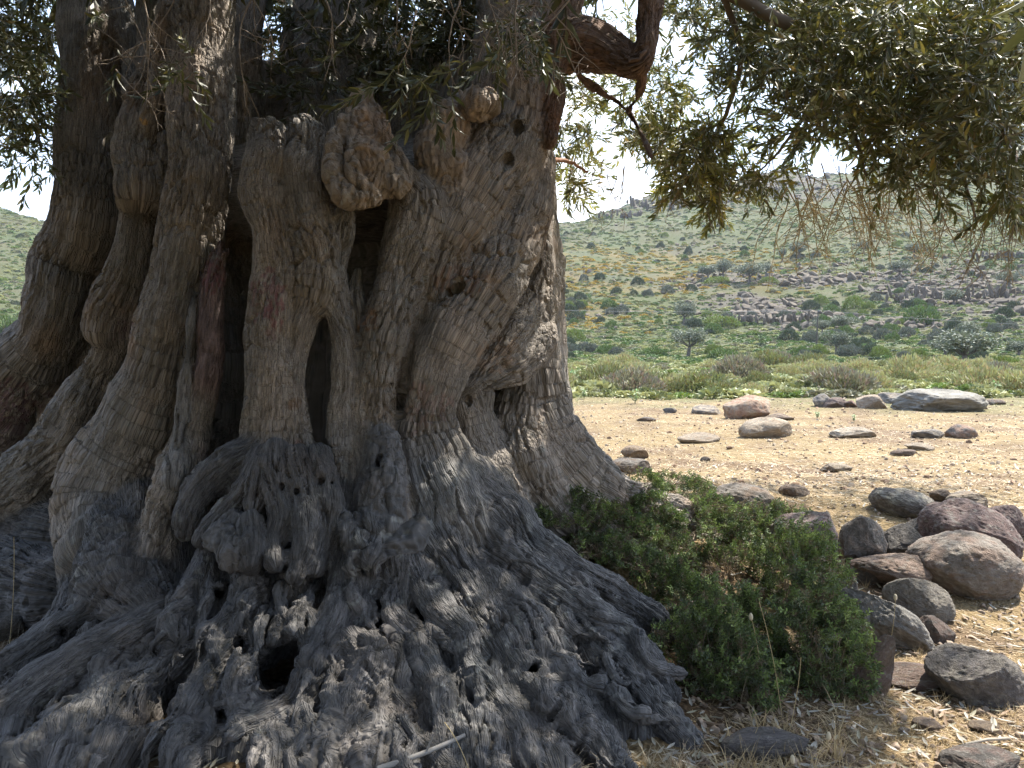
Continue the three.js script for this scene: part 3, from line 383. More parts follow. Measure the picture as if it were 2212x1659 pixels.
    col[v * 3] = clamp(r, .015, .7); col[v * 3 + 1] = clamp(g, .015, .7); col[v * 3 + 2] = clamp(b, .015, .7);
    for (let q = 0; q < 3; q++) nrm[v * 3 + q] *= d;
  }
  console.log('relief', Date.now() - t0);
  for (let i = 0; i < pos.length; i++) pos[i] += nrm[i];
  normals();
  // split into the parts by chain, uv along each chain
  const barkH = (x, y) => { const wx = x + .02 * tile(x, y, 6, 6, 3), wy = y + .02 * tile(x, y, 6, 6, 8); const [e] = worley(wx * 20, wy * 8, 20, 8), [e2] = worley(wx * 44, wy * 22, 44, 22); return .4 + .3 * smooth(0, .2, e) + .14 * smooth(0, .25, e2) + .2 * tile(x, y, 40, 6, 2) + .2 * tile(x, y, 90, 14, 5); };
  const woodH = (x, y) => .5 + .3 * tile(x, y, 30, 3, 2) + .3 * tile(x, y, 75, 7, 5) + .15 * tile(x, y, 140, 30, 6) - .4 * (1 - smooth(0, .07, Math.abs(tile(x, y, 24, 3, 12)))) - .3 * (1 - smooth(0, .09, Math.abs(tile(x, y, 50, 7, 15))));
  const streak = (x, y) => { const w = .76 + .3 * tile(x, y, 34, 4, 21) + .34 * tile(x, y, 90, 12, 25) + .2 * tile(x, y, 60, 60, 29); return [w, w * .99, w * .975]; };
  const map = tex(512, streak, false, 1 / .5), bb = tex(512, barkH, false, 1 / .5), wb = tex(512, woodH, false, 1 / .5);
  const M = { bark: new THREE.MeshStandardMaterial({ vertexColors: true, map, bumpMap: bb, bumpScale: .016, roughness: .88 }), smooth: new THREE.MeshStandardMaterial({ vertexColors: true, bumpMap: tex(512, (x, y) => .5 + .35 * tile(x, y, 9, 9, 61) + .3 * tile(x, y, 30, 30, 63) + .2 * tile(x, y, 80, 80, 67), false, 1 / .5), bumpScale: .012, roughness: .85 }), wood: new THREE.MeshStandardMaterial({ vertexColors: true, map, bumpMap: wb, bumpScale: .015, roughness: .72 }) };
  // a chain's loose scraps go to the chain they touch
  const nt = idx.length / 3, tc = new Int32Array(nt); for (let t = 0; t < nt; t++) { const a = c1[idx[t * 3]], b = c1[idx[t * 3 + 1]], c = c1[idx[t * 3 + 2]]; tc[t] = a === b || a === c ? a : b; }
  for (let pass = 0; pass < 2; pass++) {
    const par = new Int32Array(nt).map((_, i) => i), find = (i) => { while (par[i] !== i) { par[i] = par[par[i]]; i = par[i]; } return i; }, first = new Map();
    for (let t = 0; t < nt; t++) for (let e = 0; e < 3; e++) { const k = idx[t * 3 + e] * 512 + tc[t], f = first.get(k); if (f === undefined) first.set(k, t); else { const A = find(f), B = find(t); if (A !== B) par[A] = B; } }
    const size = new Int32Array(nt), big = new Int32Array(CH.length * 3).fill(-1); for (let t = 0; t < nt; t++) size[find(t)]++; for (let t = 0; t < nt; t++) if (par[t] === t) { const k = tc[t]; if (big[k] < 0 || size[t] > size[big[k]]) big[k] = t; }
    const vc = new Int32Array(pos.length / 3).fill(-1), vote = new Map(); for (let t = 0; t < nt; t++) { const f = find(t); if (big[tc[t]] === f && size[f] > 400) for (let e = 0; e < 3; e++) vc[idx[t * 3 + e]] = tc[t]; }
    for (let t = 0; t < nt; t++) { const f = find(t); if (big[tc[t]] === f && size[f] > 400) continue; if (!vote.has(f)) vote.set(f, new Map()); const m = vote.get(f); for (let e = 0; e < 3; e++) { const c = vc[idx[t * 3 + e]]; if (c >= 0) m.set(c, (m.get(c) || 0) + 1); } }
    for (let t = 0; t < nt; t++) { const m = vote.get(find(t)); if (!m || !m.size) continue; let bc = -1, bn = 0; for (const [c, k] of m) if (k > bn) { bn = k; bc = c; } tc[t] = bc; }
  }
  console.log('scraps', Date.now() - t0);
  const parts = new Map();
  for (let t = 0; t < idx.length; t += 3) {
    const own = tc[t / 3];
    if (!parts.has(own)) parts.set(own, []); parts.get(own).push(idx[t], idx[t + 1], idx[t + 2]);
  }
  let made = 0;
  const o = wood.position;
  for (const [ci, tris] of [...parts].sort((a, b) => a[0] - b[0])) {
    const remap = new Map(), pp = [], nn = [], cc = [], uu = [], ii = [];
    for (const v of tris) { let k = remap.get(v); if (k === undefined) { k = pp.length / 3; remap.set(v, k); const x = pos[v * 3], y = pos[v * 3 + 1], z = pos[v * 3 + 2]; pp.push(x - o.x, y - o.y, z - o.z); nn.push(nrm[v * 3], nrm[v * 3 + 1], nrm[v * 3 + 2]); cc.push(col[v * 3], col[v * 3 + 1], col[v * 3 + 2]); const w = where(ci, x, y, z, bucket(x, y, z)); uu.push(w[0], w[1]); } ii.push(k); }
    const g = new THREE.BufferGeometry(); g.setAttribute('position', new THREE.Float32BufferAttribute(pp, 3)); g.setAttribute('normal', new THREE.Float32BufferAttribute(nn, 3)); g.setAttribute('color', new THREE.Float32BufferAttribute(cc, 3)); g.setAttribute('uv', new THREE.Float32BufferAttribute(uu, 2)); g.setIndex(ii);
    add(new THREE.Mesh(g, CH[ci].look === 'bark' ? M.bark : CH[ci].look === 'smooth' ? M.smooth : M.wood), CH[ci].part, wood); made++;
  }
  console.log('wood parts', made, Date.now() - t0);
}
scene.add(wood); wood.name = numbered('ancient_olive_tree');
// ------------------------------------------------------------------ small geometry helpers
function geo(pos, idx, col, uv) { const g = new THREE.BufferGeometry(); g.setAttribute('position', new THREE.Float32BufferAttribute(pos, 3)); if (col) g.setAttribute('color', new THREE.Float32BufferAttribute(col, 3)); if (uv) g.setAttribute('uv', new THREE.Float32BufferAttribute(uv, 2)); g.setIndex(idx); g.computeVertexNormals(); return g; }
const V3 = (x, y, z) => new THREE.Vector3(x, y, z), _q = new THREE.Quaternion(), _m = new THREE.Matrix4(), _s = V3(1, 1, 1), _up = V3(0, 1, 0), _x = V3(1, 0, 0);
class Mesher { // collects tubes, leaves and blades into one mesh
  constructor() { this.p = []; this.i = []; this.c = []; }
  tube(pts, rad, col, sides = 5) {
    const n = pts.length, base = this.p.length / 3; let e = V3(.3, .5, .8);
    for (let k = 0; k < n; k++) {
      const d = pts[Math.min(n - 1, k + 1)].clone().sub(pts[Math.max(0, k - 1)]).normalize(); const a = e.clone().addScaledVector(d, -e.dot(d)).normalize(), b = V3().crossVectors(d, a); e = a; const r = typeof rad === 'function' ? rad(k / (n - 1)) : rad;
      for (let s = 0; s < sides; s++) { const t = s / sides * 6.2832; this.p.push(pts[k].x + r * (a.x * Math.cos(t) + b.x * Math.sin(t)), pts[k].y + r * (a.y * Math.cos(t) + b.y * Math.sin(t)), pts[k].z + r * (a.z * Math.cos(t) + b.z * Math.sin(t))); this.c.push(...col); }
    }
    for (let k = 0; k < n - 1; k++) for (let s = 0; s < sides; s++) { const A = base + k * sides + s, B = base + k * sides + (s + 1) % sides; this.i.push(A, B, A + sides, B, B + sides, A + sides); }
  }
  leaf(o, d, nrm, L, W, col, bend = .12) { // pointed blade with a fold along its middle
    const s = V3().crossVectors(d, nrm).normalize(), b = this.p.length / 3, n2 = V3().crossVectors(s, d);
    const at = (t, w, h) => { this.p.push(o.x + d.x * L * t + s.x * W * w + n2.x * L * h, o.y + d.y * L * t + s.y * W * w + n2.y * L * h, o.z + d.z * L * t + s.z * W * w + n2.z * L * h); this.c.push(...col); };
    at(0, 0, 0); at(.35, -.5, .03); at(.38, 0, -.02); at(.35, .5, .03); at(.7, -.38, .03 - bend * .4); at(.72, 0, -.02 - bend * .4); at(.7, .38, .03 - bend * .4); at(1, 0, -bend);
    this.i.push(b, b + 2, b + 1, b, b + 3, b + 2, b + 1, b + 2, b + 4, b + 2, b + 5, b + 4, b + 2, b + 3, b + 5, b + 3, b + 6, b + 5, b + 4, b + 5, b + 7, b + 5, b + 6, b + 7);
  }
  quad(o, d, n, L, W, col) { const s = V3().crossVectors(d, n).normalize(), b = this.p.length / 3; const at = (t, w) => { this.p.push(o.x + d.x * L * t + s.x * W * w, o.y + d.y * L * t + s.y * W * w, o.z + d.z * L * t + s.z * W * w); this.c.push(...col); }; at(0, 0); at(.5, -.5); at(.5, .5); at(1, 0); this.i.push(b, b + 2, b + 1, b + 1, b + 2, b + 3); }
  build() { return geo(this.p, this.i, this.c); }
}
const rdir = (r) => { const z = r() * 2 - 1, a = r() * 6.2832, q = Math.sqrt(1 - z * z); return V3(q * Math.cos(a), z, q * Math.sin(a)); };
const M_LEAF = new THREE.MeshPhysicalMaterial({ vertexColors: true, roughness: .55, transmission: .48, thickness: 0, side: THREE.DoubleSide });
const M_TWIG = new THREE.MeshStandardMaterial({ vertexColors: true, roughness: .9 });
const M_PLANT = new THREE.MeshPhysicalMaterial({ vertexColors: true, roughness: .8, transmission: .3, thickness: 0, side: THREE.DoubleSide });
function instances(name, g, m, mats, cols, parent, label, cat) {
  const o = new THREE.InstancedMesh(g, m, mats.length); mats.forEach((q, i) => o.setMatrixAt(i, q)); if (cols) cols.forEach((c, i) => o.setColorAt(i, c));
  tag(o, label, cat, null, 'stuff'); add(o, name, parent); return o;
}

// ------------------------------------------------------------------ the olive tree: leaves and twigs
const OLIVE = [[.1, .108, .036], [.13, .13, .042], [.08, .09, .034], [.19, .205, .12], [.26, .23, .065], [.24, .18, .07]];
const pick = (r) => { const t = r(); return OLIVE[t < .3 ? 0 : t < .55 ? 1 : t < .72 ? 2 : t < .88 ? 3 : t < .97 ? 4 : 5]; };
function sprayPlan(r, L = .28) { // a leafy twig along +x, drooping
  const pts = [], n = 8; for (let i = 0; i <= n; i++) { const t = i / n; pts.push(V3(L * t, -.25 * L * t * t + .01 * Math.sin(t * 5 + r()), .04 * L * Math.sin(t * 4 + r() * 3))); }
  const leaves = []; for (let i = 1; i <= 9; i++) for (const s of [-1, 1]) { if (r() < .12) continue; const t = i / 9.5, k = Math.min(n - 1, Math.floor(t * n)), o = pts[k].clone().lerp(pts[k + 1], t * n - k), ax = V3(1, -.5 * t, 0).normalize(), roll = (i % 2) * 1.57 + r() * .9, out = V3(0, Math.cos(roll) * s, Math.sin(roll) * s), d = ax.clone().multiplyScalar(.65 + .4 * t).addScaledVector(out, .8 - .3 * t).add(V3(0, -.15, 0)).normalize(); leaves.push([o, d, V3().crossVectors(d, rdir(r)).normalize(),   .054 + r() * .026, .0135 + r() * .006, pick(r), .05 + r() * .2]); }
  return { pts, leaves };
}
const TWIGC = [.16, .125, .095];
const SPRAYS = []; { const r = rng(5); for (let i = 0; i < 7; i++) { const m = new Mesher(), s = sprayPlan(r, .17 + .07 * r()); m.tube(s.pts, (t) => .0026 * (1 - .6 * t), TWIGC, 3); for (const l of s.leaves) m.leaf(...l); SPRAYS.push(m.build()); } }
const crown = SPRAYS.map(() => [[], []]); const rc = rng(23), O = wood.position;
function sprayAt(p, dir, size = 1, tint = 1, warm = 0) {  // warm: brighter, yellower leaf colour, paints in sun shining through
  const k = Math.floor(rc() * SPRAYS.length); _q.setFromUnitVectors(_x, dir); _q.multiply(new THREE.Quaternion().setFromAxisAngle(_x, rc() * 6.283));
  crown[k][0].push(new THREE.Matrix4().compose(p.clone().sub(O), _q, _s.clone().multiplyScalar(size))); const v = tint * (.8 + .4 * rc()); crown[k][1].push(C(v * (1 + warm * .6), v * (1 + warm * .55), v * (1 + warm * .15)));
}
const branchM = []; const brown = [.2, .15, .11];
// a cloud of leafy twigs round a limb: pixel of its middle, depth, radii in pixels, radius in depth (m), how many
function cloud(u, v, d, ru, rv, rd, n, warm = 0, droop = .12) { if (u > 1200 && d < 6.75 || u < 1700 && u > 1200) { v -= u < 1700 ? 26 : 48; n *= u < 1700 ? 1.25 : 1.5; }
  for (let i = 0; i < n; i++) {
    const q = rdir(rc()  > -1 ? rc : rc).multiplyScalar(Math.cbrt(rc())); const dd = d + q.z * rd, p = P(u + q.x * ru, v + q.y * rv, dd); if (noise(p.x * 1.9, p.y * 1.9, p.z * 1.3) < -.13 || noise(p.x * 4.5, p.y * 4.5 + 7, p.z * 3) < -.3) continue;
    const dir = rdir(rc); dir.y -= droop; dir.x += .3 * q.x; dir.normalize(); if (rc() < .12) continue; sprayAt(p, dir, .82 + .38 * rc(), 1, warm * rc());
  }
}
// right hand crown
for (const a of [[1740, 60, 5.4, 230, 110, 1.3, 420], [2040, 40, 5, 250, 130, 1.3, 420], [1880, 170, 5.2, 250, 110, 1.1, 460], [2130, 200, 4.8, 170, 120, 1, 300], [1640, 170, 5.6, 130, 110, 1, 170], [1580, 60, 6, 140, 100, 1, 150], [1800, 280, 5.0, 120, 80, .8, 190], [1960, 320, 4.9, 140, 70, .8, 180], [2150, 350, 4.6, 110, 80, .8, 110], [1480, 30, 6.3, 90, 60, .8, 60], [1720, 310, 5.4, 70, 50, .7, 50], [2000, 420, 4.8, 110, 40, .6, 60], [2160, 450, 4.5, 80, 60, .6, 60]]) cloud(...a, 1.0);
for (const a of [[1235, 300, 7, 50, 100, 1, 120], [1290, 230, 7.2, 110, 60, 1, 150], [1420, 240, 6.6, 90, 80, .8, 170], [1400, 320, 6.6, 90, 45, .7, 120], [1530, 330, 6, 100, 60, .8, 190], [1230, 410, 6.6, 40, 40, .6, 34], [1480, 395, 6, 60, 35, .5, 60], [1590, 385, 5.8, 60, 40, .5, 70], [1310, 120, 8, 120, 90, 1, 120], [1660, 395, 5.4, 40, 30, .4, 26], [1545, 450, 6, 14, 40, .2, 16]]) cloud(...a, 2.2, .6);  // sunlit look of these leaves painted in by the strong warm tint
for (const a of [[2040, 170, 8.2, 270, 80, 1.0, 230], [2200, 210, 7.8, 160, 80, .9, 130], [1830, 130, 8.2, 160, 80, .8, 100], [2190, 110, 6.8, 200, 110, 1.0, 230], [2090, 40, 6.8, 150, 80, .8, 110]]) cloud(...a, .5);
// left hand crown, and the dark leaves in the fork
for (const a of [[40, 40, 5.6, 120, 90, 1, 230], [70, 150, 5.6, 90, 90, 1, 150], [50, 260, 5.8, 90, 80, .9, 130], [70, 330, 5.8, 80, 45, .7, 60], [-60, 200, 5.6, 120, 160, 1, 120]]) cloud(...a, .35, .5);
for (const a of [[700, 60, 6.6, 170, 130, .8, 520], [880, 90, 6.4, 170, 140, .8, 560], [1040, 30, 5.9, 150, 90, .8, 320], [780, 170, 6.2, 160, 80, .5, 300], [1000, 140, 6, 90, 100, .5, 200], [620, 110, 6.8, 90, 110, .6, 160]]) cloud(...a, 0, .3);
for (const a of [[1070, 50, 4.5, 130, 60, .3, 34], [1140, 130, 4.45, 50, 40, .2, 8], [548, 170, 6.3, 40, 90, .3, 24], [640, 150, 5.6, 80, 90, .3, 30], [980, 40, 4.7, 140, 60, .35, 30], [1120, 60, 4.5, 90, 50, .3, 14], [850, 160, 4.8, 80, 50, .25, 14], [940, 190, 4.6, 50, 40, .2, 8], [390, 130, 4.25, 40, 30, .15, 5], [280, 100, 4.3, 50, 30, .15, 4], [200, 20, 4.5, 90, 40, .3, 10]]) cloud(...a, .2, .6);
// the part of the crown above the frame, which shades the ground and the trunk
for (let i = 0; i < 16000; i++) {
  const x = -5.4 + 10.4 * rc(), z = 4.4 - 13.8 * rc(), e = Math.hypot((x - .1) / 5, (z + 2.5) / 6.8); if (e > 1 - .14 * noise(x * .8, 1, z * .8)) continue; if (x > .6 && x < 2.7 && z < -6.4 && rc() < .9) continue; if (x > 2.3 && z > -7.4 && z < -1 && rc() < .9) continue; if (x > 1 && z < -4 && rc() < .5) continue;
  const low = 3.05 + .32 * Math.max(0, -z - 3) + .1 * smooth(.5, 4, z), top = 6 - 1.6 * e * e, y = lerp(low, top, rc() * (z > -3 ? rc() : 1)); const p = V3(x, y, z), k = pix(p); if (k[2] > .1 && k[1] > (z > -4 ? -560 : -60) && k[0] > -180 && k[0] < 2400) continue; if (z < -3 && noise(x * .9, y * .9, z * .9) < -.2) continue;
  const dir = rdir(rc); dir.y -= .2; sprayAt(p, dir.normalize(), (z > -3.6 ? 2.3 : 1.7) + .6 * rc(), 1, 0);
}
for (let i = 0; i < 2600; i++) { const z = -4.6 + 7.4 * rc(), x = -1.25 - .68 * Math.max(0, -z) - 3 * rc(), y = 1.5 + 2.9 * rc(); if (noise(x * 1.2, y * 1.2, z * 1.2) < -.15) continue; const p = V3(x, y, z), k = pix(p); if (k[2] > .1 && k[0] > -170) continue; const dir = rdir(rc); dir.y -= .3; sprayAt(p, dir.normalize(), 1.5 + .5 * rc(), 1, 0); }  // unseen sprays added left of the frame to shade the left stems
crown.forEach(([m, c], i) => instances('foliage', SPRAYS[i], M_LEAF, m, c, wood));
console.log('sprays', crown.reduce((a, b) => a + b[0].length, 0));
// branches in the crown
{
  const r = rng(77), at = (a) => a.map(([u, v, d]) => P(u, v, d).sub(O));
  const br = (pts, r0, r1, col = brown) => { const q = new THREE.CatmullRomCurve3(at(pts)).getPoints(pts.length * 6); const w = r() * 9; q.forEach((p, i) => { p.x += .012 * noise(i * .5, w, 1); p.y += .012 * noise(i * .5, w, 5); }); const m = new Mesher(); m.tube(q, (t) => lerp(r0, r1, t), col, 7); add(new THREE.Mesh(m.build(), M_TWIG), 'branch', wood); };
  br([[1400, -60, 5.1], [1560, -20, 5.3], [1720, 60, 5.3], [1900, 130, 5.2], [2080, 190, 5], [2250, 260, 4.8]], .05, .025);
  br([[1720, 60, 5.3], [1800, 180, 5.2], [1850, 300, 5.0], [1870, 380, 4.9]], .025, .008);
  br([[2000, 160, 5.1], [2060, 280, 4.9], [2080, 380, 4.8], [2110, 480, 4.7]], .022, .006);
  br([[2160, 220, 4.9], [2190, 350, 4.6], [2205, 450, 4.5], [2240, 520, 4.4]], .03, .01);
  br([[1560, -20, 5.3], [1600, 120, 5.6], [1570, 240, 5.9], [1530, 330, 6], [1545, 420, 6], [1560, 470, 6]], .022, .006);
  br([[1450, 345, 6], [1490, 400, 6], [1520, 440, 6], [1543, 505, 6]], .010, .004);
  br([[1180, 345, 5.6], [1230, 350, 5.9], [1270, 372, 6]], .02, .008, [.3, .16, .1]);
  br([[1740, 250, 5.3], [1680, 330, 5.4], [1640, 370, 5.4]], .012, .005);
  br([[1960, 250, 5], [2010, 330, 4.8], [2020, 430, 4.7]], .012, .005); br([[-80, 60, 5.6], [20, 130, 5.6], [70, 240, 5.7], [90, 330, 5.7]], .02, .006); br([[-60, 240, 5.7], [30, 270, 5.7], [120, 275, 5.5]], .02, .012);
}
// bare hanging twigs
function twig(r, m, p, dir, L, rad, depth, droop, col) {
  const n = Math.max(4, Math.round(L / .035)), pts = [p.clone()], d = dir.clone(), kids = [];
  for (let i = 0; i < n; i++) { d.add(rdir(r).multiplyScalar(.17)); d.y -= droop; d.normalize(); pts.push(pts[i].clone().addScaledVector(d, L / n)); if (depth > 0 && i > 0 && r() < .42) kids.push([pts[i + 1].clone(), d.clone().multiplyScalar(.6).add(rdir(r).multiplyScalar(.9)).normalize(), L * (.25 + .45 * r()) * (1 - .4 * i / n)]); }
  m.tube(pts, (t) => rad * (1 - .65 * t), col, 4); for (const [q, e, l] of kids) twig(r, m, q, e, l, rad * .62, depth - 1, droop, col);
}
{
  const r = rng(131), pale = () => { const k = .75 + .5 * r(); return [.33 * k, .27 * k, .215 * k]; };
  const hang = (u, v, d, du, dv, L, rad, depth, droop, col) => { const m = new Mesher(), a = P(u, v, d), b = P(u + du, v + dv, d - .05 + .1 * r()).sub(a).normalize(); twig(r, m, a.sub(O), b, L, rad, depth, droop, col || pale()); add(new THREE.Mesh(m.build(), M_TWIG), 'twig', wood); };
  for (const [u, v, du, dv, L, rad] of [[560, -40, -60, 100, .62, .007], [455, -30, 5, 100, .3, .005], [520, -30, 60, 60, .4, .007], [690, -30, 20, 70, .35, .005], [620, -30, 40, 60, .3, .005], [760, -40, -20, 50, .25, .005], [300, -30, 20, 100, .5, .006], [240, -40, 70, 90, .55, .006], [210, 60, 100, 60, .4, .005], [340, 30, -40, 100, .45, .006], [380, -10, -60, 90, .4, .005], [180, 90, 60, 100, .3, .004], [250, 150, 60, 60, .3, .005], [330, 160, 40, 60, .25, .004], [860, -30, 0, 70, .28, .005], [900, 20, -50, 110, .3, .006], [960, -40, 30, 100, .4, .006], [1000, -30, -40, 110, .45, .007], [1050, -40, 20, 100, .5, .007], [1080, 0, 60, 90, .45, .006], [1120, -40, -30, 100, .5, .007], [1150, -30, 50, 80, .45, .007], [1180, -20, -80, 60, .4, .006], [1060, 60, -40, 100, .35, .005], [1140, 60, 60, 90, .4, .006], [1200, 60, 40, 90, .4, .006], [1100, 60, 0, 100, .35, .005], [1230, 0, -60, 70, .4, .006], [1000, 20, 70, 60, .35, .006], [930, -20, 60, 50, .35, .006]]) hang(u, v, 4.12 + .22 * r(), du, dv, L * 1.0, rad * .75, 2, .05);
  for (let i = 0; i < 46; i++) hang(1690 + 320 * r(), 350 + 80 * r(), 5.0 + .9 * r(), -40 + 80 * r(), 60, .36 + .22 * r(), .005, 2, .05, [.5, .41, .25]);
  for (let i = 0; i < 22; i++) hang(2030 + 190 * r(), 380 + 100 * r(), 4.3 + .5 * r(), -20 + 40 * r(), 60, .26 + .2 * r(), .004, 2, .07, [.36, .29, .19]);
  for (let i = 0; i < 16; i++) hang(1450 + 240 * r(), 300 + 80 * r(), 5.6 + .6 * r(), -30 + 60 * r(), 60, .25 + .15 * r(), .0042, 1, .06, [.28, .21, .13]);
  for (let i = 0; i < 8; i++) hang(1210 + 160 * r(), 330 + 50 * r(), 6.2 + .5 * r(), -30 + 60 * r(), 60, .3 + .15 * r(), .0042, 1, .06, [.28, .21, .13]);
}
// the leafy twigs nearest to the eye, every leaf a piece of its own
{
  const r = rng(301), lg = [0, 1, 2, 3].map((k) => { const m = new Mesher(); m.leaf(V3(), V3(1, 0, 0), V3(0, 1, 0), 1, .2 + .03 * k, [1, 1, 1], .06 + .07 * k); return m.build(); });
  const mats = OLIVE.map((c) => { const m = M_LEAF.clone(); m.vertexColors = false; m.color.setRGB(c[0], c[1] * 1.05, c[2]); return m; });
  for (const [u, v, d, du, dv, sz] of [[1040, 80, 4.0, 40, 60, 1.1], [1085, 90, 3.95, -40, 70, 1.1], [1130, 70, 4.0, 60, 60, 1.1], [1010, 130, 4.0, -80, 50, 1.1], [1160, 60, 4.05, 30, 60, 1.0], [870, 130, 4.3, 10, 90, 1.2], [850, 150, 4.3, -60, 70, 1.2], [900, 170, 4.25, 60, 80, 1.2], [830, 190, 4.3, -80, 10, 1.2], [960, 180, 4.2, 30, 70, 1.2], [930, 200, 4.2, -30, 80, 1.2], [780, 60, 4.5, -40, 60, 1.1], [400, 140, 4.2, -30, 40, 1], [370, 160, 4.2, 50, 40, 1], [60, 40, 4.6, 60, 60, 1.2], [110, 80, 4.6, -60, 60, 1.2], [40, 120, 4.6, 60, 40, 1.2]]) {
    const s = sprayPlan(r, .26), m = new Mesher(); m.tube(s.pts, (t) => .0026 * (1 - .6 * t), [.26, .27, .13], 4); const t = new THREE.Mesh(m.build(), M_TWIG), a = P(u, v, d), b = P(u + du, v + dv, d - .1 + .2 * r()).sub(a).normalize(); t.position.copy(a).sub(O); t.quaternion.setFromUnitVectors(_x, b); t.scale.setScalar(sz);
    for (const [o, dr, n, L, W, c] of s.leaves) { const l = new THREE.Mesh(lg[Math.floor(r() * 4)], mats[OLIVE.indexOf(c)]); l.position.copy(o); const zz = V3().crossVectors(dr, n).normalize(), yy = V3().crossVectors(zz, dr); l.quaternion.setFromRotationMatrix(_m.makeBasis(dr, yy, zz)); l.scale.setScalar(L); l.name = 'leaf'; t.add(l); }
    add(t, 'leafy_twig', wood);
  }
}

// ------------------------------------------------------------------ rocks
const rockBump = tex(512, (x, y) => .5 + .35 * tile(x, y, 14, 14, 41) + .3 * tile(x, y, 40, 40, 43) + .25 * tile(x, y, 90, 90, 47), false, 1);
const M_ROCK = new THREE.MeshStandardMaterial({ vertexColors: true, roughness: .95, bumpMap: rockBump, bumpScale: .012 });
const icos = {};
function ico(detail) { if (!icos[detail]) { const g = new THREE.IcosahedronGeometry(1, detail), a = g.attributes.position, map = new Map(), pos = [], idx = []; for (let i = 0; i < a.count; i++) { const k = a.getX(i).toFixed(4) + a.getY(i).toFixed(4) + a.getZ(i).toFixed(4); if (!map.has(k)) { map.set(k, pos.length / 3); pos.push(a.getX(i), a.getY(i), a.getZ(i)); } idx.push(map.get(k)); } icos[detail] = { pos, idx }; } return icos[detail]; }
function rockGeo(seed, detail, tone, tone2, cuts = 7, rough = 1) {
  const r = rng(seed), { pos, idx } = ico(detail), n = pos.length / 3, p = new Float32Array(pos.length), c = new Float32Array(pos.length), uv = new Float32Array(n * 2), pl = []; for (let i = 0; i < cuts; i++) pl.push([rdir(r), (rough < .9 ? .42 : .6) + .3 * r()]); const o = r() * 50;
  for (let i = 0; i < n; i++) {
    const d = V3(pos[i * 3], pos[i * 3 + 1], pos[i * 3 + 2]), q = d.clone().multiplyScalar(1.12 + .2 * noise(d.x * 1.1 + o, d.y * 1.1, d.z * 1.1));
    for (const [m, f] of pl) { const e = q.dot(m) - f; if (e > 0) q.addScaledVector(m, -e * .86); }
    const f = rough * (.09 * fbm(d.x * 2.6 + o, d.y * 2.6, d.z * 2.6, 4) + .026 * noise(d.x * 13 + o, d.y * 13, d.z * 13) + .011 * noise(d.x * 28 + o, d.y * 28, d.z * 28) - .03 * smooth(.25, .6, noise(d.x * 7, d.y * 7 + o, d.z * 7))); q.addScaledVector(d, f);
    p.set([q.x, q.y, q.z], i * 3); const t = smooth(-.1, .3, fbm(d.x * 2.4 + o, d.y * 2.4 + 4, d.z * 2.4, 4)), m = 1 + .75 * fbm(d.x * 9 + o, d.y * 9, d.z * 9 + 3, 3), l = smooth(.14, .24, fbm(d.x * 7 + o + 9, d.y * 7, d.z * 7, 4)) * .55;
    const k = [0, 1, 2].map((j) => clamp(lerp(lerp(tone[j], tone2[j], t) * m, [.26, .24, .2][j], l), .02, .8)); c.set(k, i * 3); uv.set([Math.atan2(d.x, d.z) * .6, d.y * 1.2], i * 2);
  }
  const g = new THREE.BufferGeometry(); g.setAttribute('position', new THREE.BufferAttribute(p, 3)); g.setAttribute('color', new THREE.BufferAttribute(c, 3)); g.setAttribute('uv', new THREE.BufferAttribute(uv, 2)); g.setIndex(idx); g.computeVertexNormals(); return g;
}
const GREY = [.15, .132, .112], BRN = [.175, .125, .088], RED = [.16, .112, .09], PALE = [.33, .265, .19], DARK = [.115, .1, .085], TAN = [.28, .205, .135];
function rock(u0, v0, u1, v1, tone, tone2, label, o = {}) {
  const um = (u0 + u1) / 2, h = hit(um, v1 - 1), d = h.depth, w = (u1 - u0) / FY * d, th = Math.atan((v1 - 745) / FY), dep = w * (o.deep || .75), vis = (v1 - v0) / FY * d, H = Math.max(.28 * w, vis / Math.cos(th) - dep * Math.sin(th) * .6);
  const seed = Math.round(u0 * 7 + v0 * 13), m = new THREE.Mesh(rockGeo(seed, d < 9 ? (w > .16 ? 26 : 14) : 16, tone, tone2, o.cuts ?? 5, o.rough ?? 1), M_ROCK), r = rng(seed + 5);
  m.position.copy(P(um, v1 - 1, d + dep * .42)); const gy = terrain(m.position.x, m.position.z); m.position.y = Math.max(gy - .1 * H, h.y - .15 * H) + H * .36 + (o.lift || 0); m.rotation.set(.3 * (r() - .5), r() * .8 - .4, o.tilt || 0); m.scale.set(w * .56 * (o.sx || 1), H * .6 * (o.sy || 1), dep * .56);
  tag(m, label, 'rock', o.group); add(m, o.name || 'rock'); return m;
}
rock(1545, 1040, 1692, 1135, GREY, BRN, 'grey brown boulder behind the green shrub, leftmost large rock of the pile', { tilt: -.25 });
rock(1668, 1076, 1796, 1225, [.17, .125, .115], GREY, 'tall dark brown wedge shaped rock standing right behind the green shrub', { deep: .7, tilt: -.15 });
rock(1592, 1090, 1662, 1128, TAN, BRN, 'small tan stone tucked under the leftmost boulder of the pile');
rock(1690, 1042, 1745, 1072, BRN, TAN, 'small brown stone on dry ground above the dark wedge shaped rock');
rock(1895, 1054, 2010, 1118, GREY, [.28, .26, .2], 'smooth grey oval boulder at the upper left of the rock pile', { tilt: -.3, cuts: 2 });
rock(2010, 1058, 2052, 1086, BRN, TAN, 'small brown pitted stone between the oval boulder and the dark red rocks', { rough: 2 });
rock(2050, 1062, 2135, 1104, PALE, TAN, 'pale flat stone lying behind the dark red boulders');
rock(1990, 1086, 2070, 1130, RED, BRN, 'reddish brown stone squeezed between grey oval and dark red boulder');
